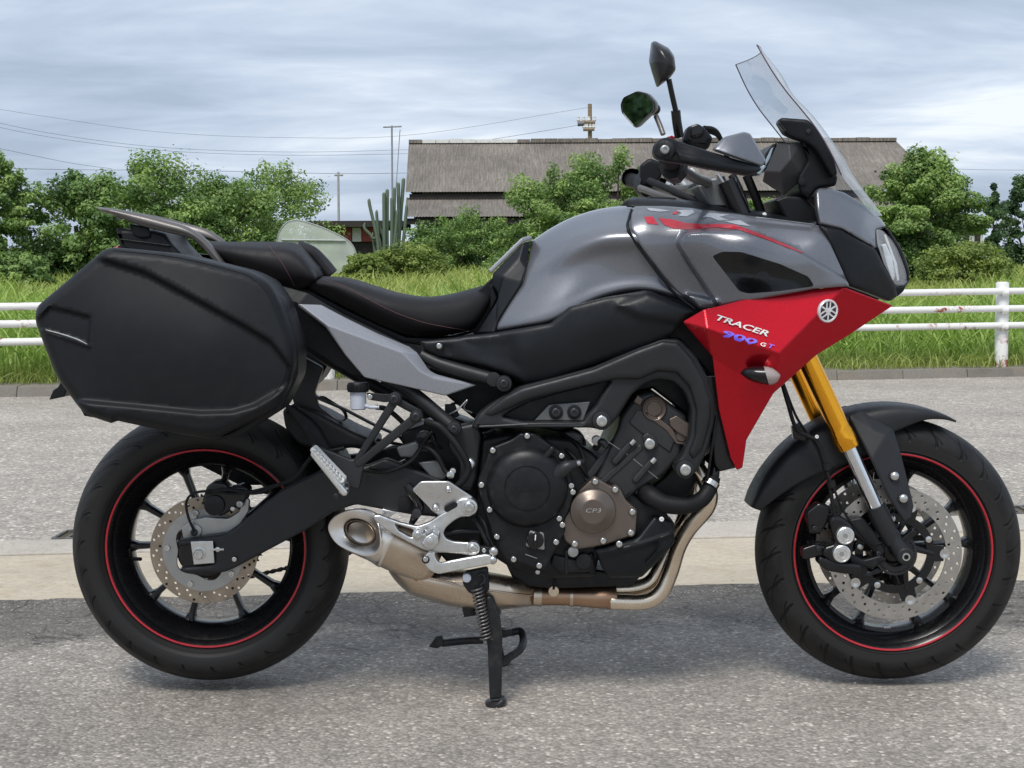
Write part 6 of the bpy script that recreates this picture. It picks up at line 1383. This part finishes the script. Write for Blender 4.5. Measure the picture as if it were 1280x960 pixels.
facet('instrument_body', [(972, 178, -.10), (986, 179, -.115), (1000, 178, -.11), (1018, 186, -.105), (1006, 222, -.10), (980, 245, -.095), (953, 227, -.10), (956, 214, -.105), (988, 200, -.125), (975, 215, -.12)], [(0, 1, 8, 9, 7), (1, 2, 8), (2, 3, 4, 8), (8, 4, 5, 9), (9, 5, 6, 7)], 'instrument_black', bike, .18, .006, seg=3)
plate('instrument_display', [(957, 192), (966, 180), (972, 178), (968, 196), (958, 214), (953, 212)], -.095, .19, 'plastic_black', bike, .004); plate('display_screen', [(957, 200), (964, 186), (967, 184), (963, 198), (957, 208)], -.098, .19, 'display_glass', bike, .002)
plate('display_visor', [(945, 216), (955, 206), (958, 208), (950, 219)], -.10, .18, 'display_glass', bike, .002)
plate('cockpit_panel', [(968, 250), (984, 244), (1006, 246), (1022, 262), (1026, 284), (985, 278)], -.10, .2, 'plastic_black', bike, .006, rnd=3)
tube('cockpit_cable', [(915, 219, -.05), (925, 240, -.06), (932, 262, -.06), (936, 280, -.05)], .009, 'rubber', bike); tube('cockpit_cable', [(933, 219, -.02), (942, 240, -.02), (950, 262, -.02), (955, 282, -.02)], .010, 'rubber', bike)
disc('cockpit_clip', 956, 268, 2.5, -.12, .01, 'white_print', bike)

# ------------------------------------------------------------------ handlebar, guards, mirrors
hb_ = empty('handlebar', bike)
bar_pts = [P(829, 190, -.42), P(838, 203, -.34), P(868, 222, -.22), P(884, 228, -.1)]
hp = [tuple(p) for p in bar_pts] + [(p.x, -p.y, p.z) for p in bar_pts[::-1]]
v, f = sweep(cr(hp, 6), .011, 14); mk('bar', v, f, 'rack_grey', hb_)
a, b_ = bar_pts[0], bar_pts[1]
for sg in (-1, 1):
    p = Vector((a.x, -a.y * sg * -1 if False else sg * abs(a.y), a.z)); q_ = Vector((b_.x, sg * abs(b_.y), b_.z)); v, f = sweep([p, p.lerp(q_, .15), p.lerp(q_, 1.1)], [.0165, .0178, .0165], 18); mk('grip', v, f, 'rubber', hb_)
    v, f = sweep([p + (p - q_).normalized() * .02, p], [.0170, .0180], 16); mk('bar_weight', v, f, 'gloss_black', hb_)
    s0 = p.lerp(q_, 1.15); s1 = p.lerp(q_, 1.7); v, f = sweep([s0, s1], .026, 10, squash=(1, 1, 1.2)); mk('switch_block', v, f, 'plastic_black', hb_, 30)
    lv = [p.lerp(q_, 1.5) + Vector((.05, 0, .004)), p.lerp(q_, .9) + Vector((.075, 0, -.012)), p.lerp(q_, .2) + Vector((.06, 0, -.02))]
    v, f = sweep(cr([tuple(t) for t in lv], 6), .0065, 8); mk('lever', v, f, 'aluminium', hb_)
# handguard near side: dark arm with a grey deflector
def hguard(px_mirror=False):
    hg = shell('hand_guard', rounded([(816, 187), (819, 178), (828, 172), (838, 172), (852, 178), (890, 190), (950, 208), (952, 212), (945, 217), (934, 219), (900, 213), (857, 205), (828, 201), (818, 196)], 4), [(816, 187, -.435), (838, 186, -.452), (870, 196, -.45), (910, 206, -.435), (950, 212, -.40), (850, 202, -.445), (852, 180, -.44), (900, 193, -.432)], 'plastic_black', bike, 4, 3.5, .007, th=.03, feats=(raised(circ(831, 187, 13), -.006, 3), raised([(846, 190), (950, 212), (940, 216), (850, 202)], -.005, 5)))
    sc = shell('guard_deflector', rounded([(891, 187), (905, 171), (930, 164.5), (938, 167), (958, 201), (952, 208)], 3), [(891, 187, -.43), (905, 171, -.415), (930, 165, -.40), (958, 201, -.385), (952, 208, -.398), (920, 190, -.437), (940, 180, -.40)], 'paint_grey', hg, 3, 3, .008, th=.02)
    bolt(831, 187, -.46, 5.6, hg, 'hub_alu'); return hg
hg = hguard()
hgf = mirror(hg)
plate('brake_master_cylinder', rounded([(853, 176), (860, 158), (872, 154), (882, 160), (892, 172), (886, 186), (864, 184)], 3), -.33, .06, 'plastic_black', hb_, .010); plate('master_cap', rounded([(862, 158), (872, 154), (882, 160), (878, 170), (864, 172)], 3), -.335, .05, 'gloss_black', hb_, .004)
tube('brake_line', [(880, 160, -.30), (892, 162, -.28), (900, 172, -.24), (910, 200, -.15)], .005, 'rubber', hb_); tube('brake_line', [(884, 163, -.28), (896, 168, -.26), (902, 176, -.22)], .005, 'rubber', hb_)
plate('kill_switch', [(834, 171), (840, 169), (846, 172), (838, 176)], -.33, .03, 'decal_red', hb_, .003)
# clutch side hardware seen under the guard
plate('clutch_perch', rounded([(800, 206), (812, 197), (826, 202), (828, 220), (818, 234), (803, 232), (800, 220)], 4), .27, .05, 'plastic_black', hb_, .008)
tube('clutch_lever', [(829, 206, .26), (834, 216, .27), (846, 222, .28), (852, 224, .28)], .006, 'aluminium', hb_); tube('clutch_lever', [(846, 225, .24), (856, 232, .22), (864, 242, .2), (878, 252, .18)], [.010, .011, .010, .007], 'hub_alu', hb_)
plate('lever_bracket', rounded([(859, 214), (865, 209), (870, 214), (866, 222), (858, 220)], 2), -.2, .02, 'white_print', hb_, .003)
tube('throttle_cable', [(812, 226, .2), (840, 238, .1), (868, 250, .02), (890, 256, 0)], .008, 'rubber', hb_); tube('throttle_cable', [(800, 235, .22), (830, 245, .12), (860, 252, .05)], .008, 'rack_grey', hb_)
plate('top_clamp', rounded([(870, 232), (888, 222), (898, 220), (906, 236), (914, 262), (888, 260)], 4), -.09, .18, 'instrument_grey', hb_, .008)
plate('clamp_cap', rounded([(870, 226), (880, 220), (892, 222), (894, 234), (880, 240), (872, 236)], 4), -.08, .16, 'gloss_black', hb_, .008)
tube('fork_top', [(908, 226, -.105), (940, 296, -.105)], .02, 'gloss_black', hb_, 16, 1); tube('fork_top', [(896, 224, .105), (926, 290, .105)], .02, 'gloss_black', hb_, 16, 1); tube('clamp_edge', [(897, 218, -.11), (906, 232, -.11), (918, 262, -.11)], .004, 'aluminium', hb_)
plate('tank_pad', [(806, 249), (812, 245), (845, 247), (846, 254), (808, 255)], -.06, .12, 'plastic_black', bike, .003)
# mirrors
def stem(pts, rad, par, m='gloss_black'): return tube('stem', pts, rad, m, par, 12, 3)
mr = empty('mirror', bike); mr['label'] = 'black mirror on the near handlebar end'
stem([(849, 171, -.36), (846, 152, -.37), (844.5, 138, -.375)], .0095, mr); stem([(845, 140, -.375), (840, 118, -.385), (836, 99, -.39)], .0055, mr)
msh = [(814, 53), (819, 51), (836, 60), (843, 70), (845, 87), (838, 97), (821, 110), (814, 88), (811, 77)]
o1 = rounded(msh, 3); cx_, cy_ = 828, 79
def ringm(k, dy, y, sh=0): return [(cx_ + (x - cx_) * k + sh, cy_ + (yy - cy_) * k + dy, y) for x, yy in o1]
patch('shell', [cl_(ringm(1, 0, -.36)), cl_(ringm(1.0, 0, -.375)), cl_(ringm(.93, 0, -.405, 1)), cl_(ringm(.68, 0, -.43, 4)), cl_(ringm(.3, 0, -.44, 6)), cl_(ringm(.01, 0, -.442, 7))], 'mirror_shell', mr, 3, 1, mirror_y=False, ang=50)
mk('glass', [P(*p) for p in ringm(.97, 0, -.362)], [tuple(range(len(o1)))], 'mirror_glass', mr)
facet('shell_crease', [(828, 74, -.438), (844, 78, -.41), (845, 87, -.40), (822, 107, -.40), (827, 88, -.432)], [(0, 1, 2, 4), (4, 2, 3)], 'mirror_shell', mr, .004, .002)
mf = empty('mirror', bike); mf['label'] = 'black mirror on the far handlebar end, its glass reflecting greenery'
stem([(829, 168, .36), (825, 157, .37), (820, 145, .38)], .0065, mf, 'rack_grey')
gsh = rounded([(775.5, 131), (779, 122), (796, 114), (808, 117), (818, 128), (818, 138), (808, 147), (795, 159.5), (792, 158), (777, 141)], 3)
gc = np.mean(gsh, 0)
def ringf(k, y, sh=0, sv=0): return [(gc[0] + (x - gc[0]) * k + sh, gc[1] + (yy - gc[1]) * k + sv, y) for x, yy in gsh]
def tiltf(r_): return [(x, y_, z - (x - gc[0]) * .0018 + (y_ - gc[1]) * .0003) for x, y_, z in r_]   # the glass looks back and towards the rider
patch('shell', [cl_(tiltf(ringf(.90, .392))), cl_(tiltf(ringf(1.0, .386))), cl_(tiltf(ringf(1.02, .40, 2))), cl_(tiltf(ringf(.9, .43, 7))), cl_(tiltf(ringf(.5, .45, 12, 2))), cl_(tiltf(ringf(.02, .455, 14, 3)))], 'mirror_shell', mf, 3, 1, mirror_y=False, ang=50)
mk('glass', [P(*p) for p in tiltf(ringf(.93, .390))], [tuple(range(len(gsh)))], 'mirror_glass', mf)
disc('ball_joint', 819, 136, 7, .39, .03, 'mirror_shell', mf, .006)

# ------------------------------------------------------------------ fork, front brake, fender
for yy in (-.105, .105):
    def q3(px, py): p = P(px, py, -.105); return Vector((p.x, yy, p.z))
    fk = empty('fork_leg', bike); fk['label'] = 'gold fork leg on the %s side' % ('near' if yy < 0 else 'far')
    A = q3(940, 300); B_ = q3(1061, 560); up = (A - B_).normalized(); L = (A - B_).length
    prof = [(.016, 0), (.0235, .0), (.0245, .004), (.0245, .012), (.0255, .016), (.0255, .03), (.0245, .034), (.0245, .040), (.0225, .046), (.0225, .054), (.0222, .06), (.0222, L)]
    lathe('outer_tube', prof, B_, 'gold_fork', fk, axis=up, seg=40)
    C_ = q3(1098, 640); lathe('inner_tube', [(.0165, 0), (.0165, (B_ - C_).length + .01)], C_, 'chrome_tube', fk, axis=(B_ - C_).normalized(), seg=32)
    D_ = q3(1118, 682); v, f = sweep([q3(1095, 633), q3(1099, 643), q3(1108, 662), q3(1116, 678)], [.0215, .0225, .0215, .017], 24); mk('fork_bottom', v, f, 'gloss_black' if yy > 0 else 'frame_black', fk)
    sgn = -1 if yy < 0 else 1; ax_c = P(1131, 695, -.12); ax_c.y = yy + sgn * .004
    v, f = sweep([q3(1112, 668), ax_c], [.016, .019], 16); mk('axle_lug', v, f, 'frame_black', fk)
    lathe('axle_clamp', [(0, .016), (.008, .016), (.009, .02), (.015, .02), (.0185, .016), (.0185, -.02)], ax_c, 'frame_black', fk, axis=(0, sgn, 0), seg=32)
    lathe('axle_end', [(.004, .018), (.0055, .024), (.0085, .024), (.0095, .018)], ax_c, 'bolt_steel', fk, axis=(0, sgn, 0), seg=16)
bar('pinch_stay', (1118, 668), (1126, 690), 15, -.118, .02, 'frame_black', bike, .005)
bar('abs_bracket', (1128, 678), (1142, 666), 8, -.10, .01, 'gloss_black', bike); 
# calipers
def caliper(sg):
    cl2 = empty('front_caliper', bike)
    def PL(name, pts, y, th, m, bev=.004, rnd=4):
        o_ = plate(name, pts, y, th, m, cl2, bev, rnd=rnd)
        if sg > 0: o_.scale = (1, -1, 1)
        return o_
    PL('caliper_body', [(1036, 650), (1044, 642), (1054, 646), (1066, 656), (1070, 670), (1066, 698), (1056, 706), (1040, 704), (1028, 694), (1030, 684), (1044, 680)], -.128, .045, 'gloss_black', .008)
    PL('caliper_arm', [(1060, 650), (1078, 646), (1096, 668), (1108, 690), (1100, 697), (1082, 680), (1066, 668)], -.105, .02, 'engine_black', .005)
    PL('caliper_arm', [(1060, 690), (1080, 700), (1102, 694), (1110, 700), (1090, 712), (1062, 704)], -.107, .02, 'engine_black', .005)
    PL('caliper_fin', [(1002, 686), (1020, 680), (1036, 684), (1034, 694), (1016, 698), (1004, 700)], -.115, .03, 'gloss_black', .004)
    PL('caliper_bridge', [(1024, 695), (1050, 703), (1078, 706), (1078, 718), (1056, 718), (1034, 714), (1022, 704)], -.125, .04, 'gloss_black', .006)
    PL('caliper_bridge', [(1008, 640), (1024, 628), (1040, 634), (1036, 652), (1026, 668), (1012, 668)], -.11, .035, 'gloss_black', .006)
    PL('brake_pad', [(1024, 664), (1036, 662), (1038, 676), (1026, 676)], -.082, .006, 'cam_bronze', .001)
    if sg < 0:
        for (x, y) in ((1056.5, 669.5), (1052, 692)):
            turned('caliper_cap', x, y, -.134, [(11.5, -.006), (11, .004), (9.6, .0055), (9, .0045), (6, .0048), (5.4, .0035), (0, .0035)], 'aluminium_light', cl2, 32); lathe('cap_socket', [(0, .0045), (.0055, .0045), (.0058, .003)], P(x, y, -.135), 'hub_alu', cl2, seg=6)
        for (x, y) in ((1018, 660), (1023, 686), (1098, 692), (1086, 717)): bolt(x, y, -.118, 3, cl2, 'bolt_dark')
    return cl2
caliper(-1); caliper(1)
tube('front_brake_hose', [(975, 470, -.10), (985, 505, -.11), (995, 535, -.115), (1010, 545, -.12), (1021, 552, -.125), (1030, 575, -.125), (1036, 600, -.125), (1040, 625, -.125), (1044, 645, -.125)], .0046, 'rubber', bike, 10, 8)
tube('front_brake_hose', [(978, 476, -.09), (995, 520, -.105), (1012, 545, -.115), (1022, 562, -.12), (1033, 590, -.12)], .003, 'rubber', bike, 8, 8)
tube('sensor_cable', [(1033, 590, -.13), (1044, 615, -.13), (1055, 640, -.125), (1072, 662, -.12), (1090, 680, -.11), (1108, 676, -.10)], .0028, 'rubber', bike, 8, 8)
for (x, y) in ((1033, 583), (1039, 605)): tube('hose_grommet', [(x - 1, y - 4, -.125), (x + 1, y + 4, -.125)], .0095, 'rubber', bike, 14, 1)
plate('hose_bracket', [(990, 533), (1000, 528), (1012, 540), (1006, 552), (992, 548)], -.11, .02, 'gloss_black', bike, .003); bolt(1021, 546, -.132, 2.4, bike, 'white_print')
# fender: a shell that follows the tyre, cut deep at the sides behind the fork
cF = fc; net = []
#            angle, outer radius, side depth, half width
st = [(64, .3215, .003, .030), (70, .3235, .010, .052), (78, .325, .024, .064), (86, .326, .046, .068), (92, .3265, .060, .070), (100, .327, .085, .072), (112, .328, .100, .073), (124, .329, .098, .073), (136, .330, .082, .073), (148, .331, .058, .071), (157, .3315, .036, .066), (162, .331, .022, .058)]
for (an_, ro, dep, hw_) in st:
    t = R(an_); d = Vector((math.cos(t), 0, math.sin(t))); row = []
    for (k_, w_) in ((1, 1.0), (.55, 1.03), (.22, .97), (.06, .78), (.0, .42), (-.012, 0)): 
        c = cF + d * (ro - dep * k_); row.append((c.x, -hw_ * w_, c.z))
    net.append(row)
fen = patch('front_fender', net, 'fender_black', bike, 6, 4, px=False, ang=60, th=.003); fen['label'] = 'satin black front fender'
# the stay that drops from the fender to the fork bottom, near and far
stay = facet('fender_stay', [(1060, 519, -.080), (1076, 512, -.070), (1118, 536, -.078), (1128, 570, -.098), (1143, 632, -.118), (1140, 648, -.124), (1131, 653, -.124), (1112, 622, -.128), (1090, 575, -.120), (1090, 538, -.096), (1108, 545, -.102)], [(0, 1, 9), (1, 2, 10, 9), (2, 3, 10), (0, 9, 8), (9, 10, 8), (10, 3, 4, 7, 8), (4, 5, 6, 7)], 'fender_black', bike, .01, .005, seg=3)
bolt(1118, 595, -.122, 6, stay, kind='cap'); bolt(1129, 623, -.128, 6, stay, kind='cap'); mirror(stay)

# dark inner liners behind the panels, so nothing shows between them
plate('inner_liner', [(800, 372), (872, 380), (915, 380), (910, 560), (890, 470), (850, 425), (820, 420)], -.13, .26, 'plastic_black', bike, .004)
plate('seat_liner', [(588, 372), (612, 350), (640, 330), (660, 400), (640, 425), (585, 424)], -.06, .12, 'plastic_black', bike, .004)

sfv = bvh_of([sf]); gap_line = [(791, 262), (788, 272), (786.5, 285), (799, 307), (829, 347), (845, 366), (870, 386)]
tube('shadow_gap_strip', [(x - 1.5, y + .5, z) for (x, y), z in zip(gap_line, (-.125, -.15, -.178, -.182, -.176, -.172, -.178))], .0032, 'plastic_black', bike, 8, 6)  # dark strip put in for the shadow gap between tank and fairing
plate('tank_liner', [(780, 350), (850, 362), (888, 384), (880, 398), (800, 384)], -.148, .05, 'plastic_black', bike, .004)
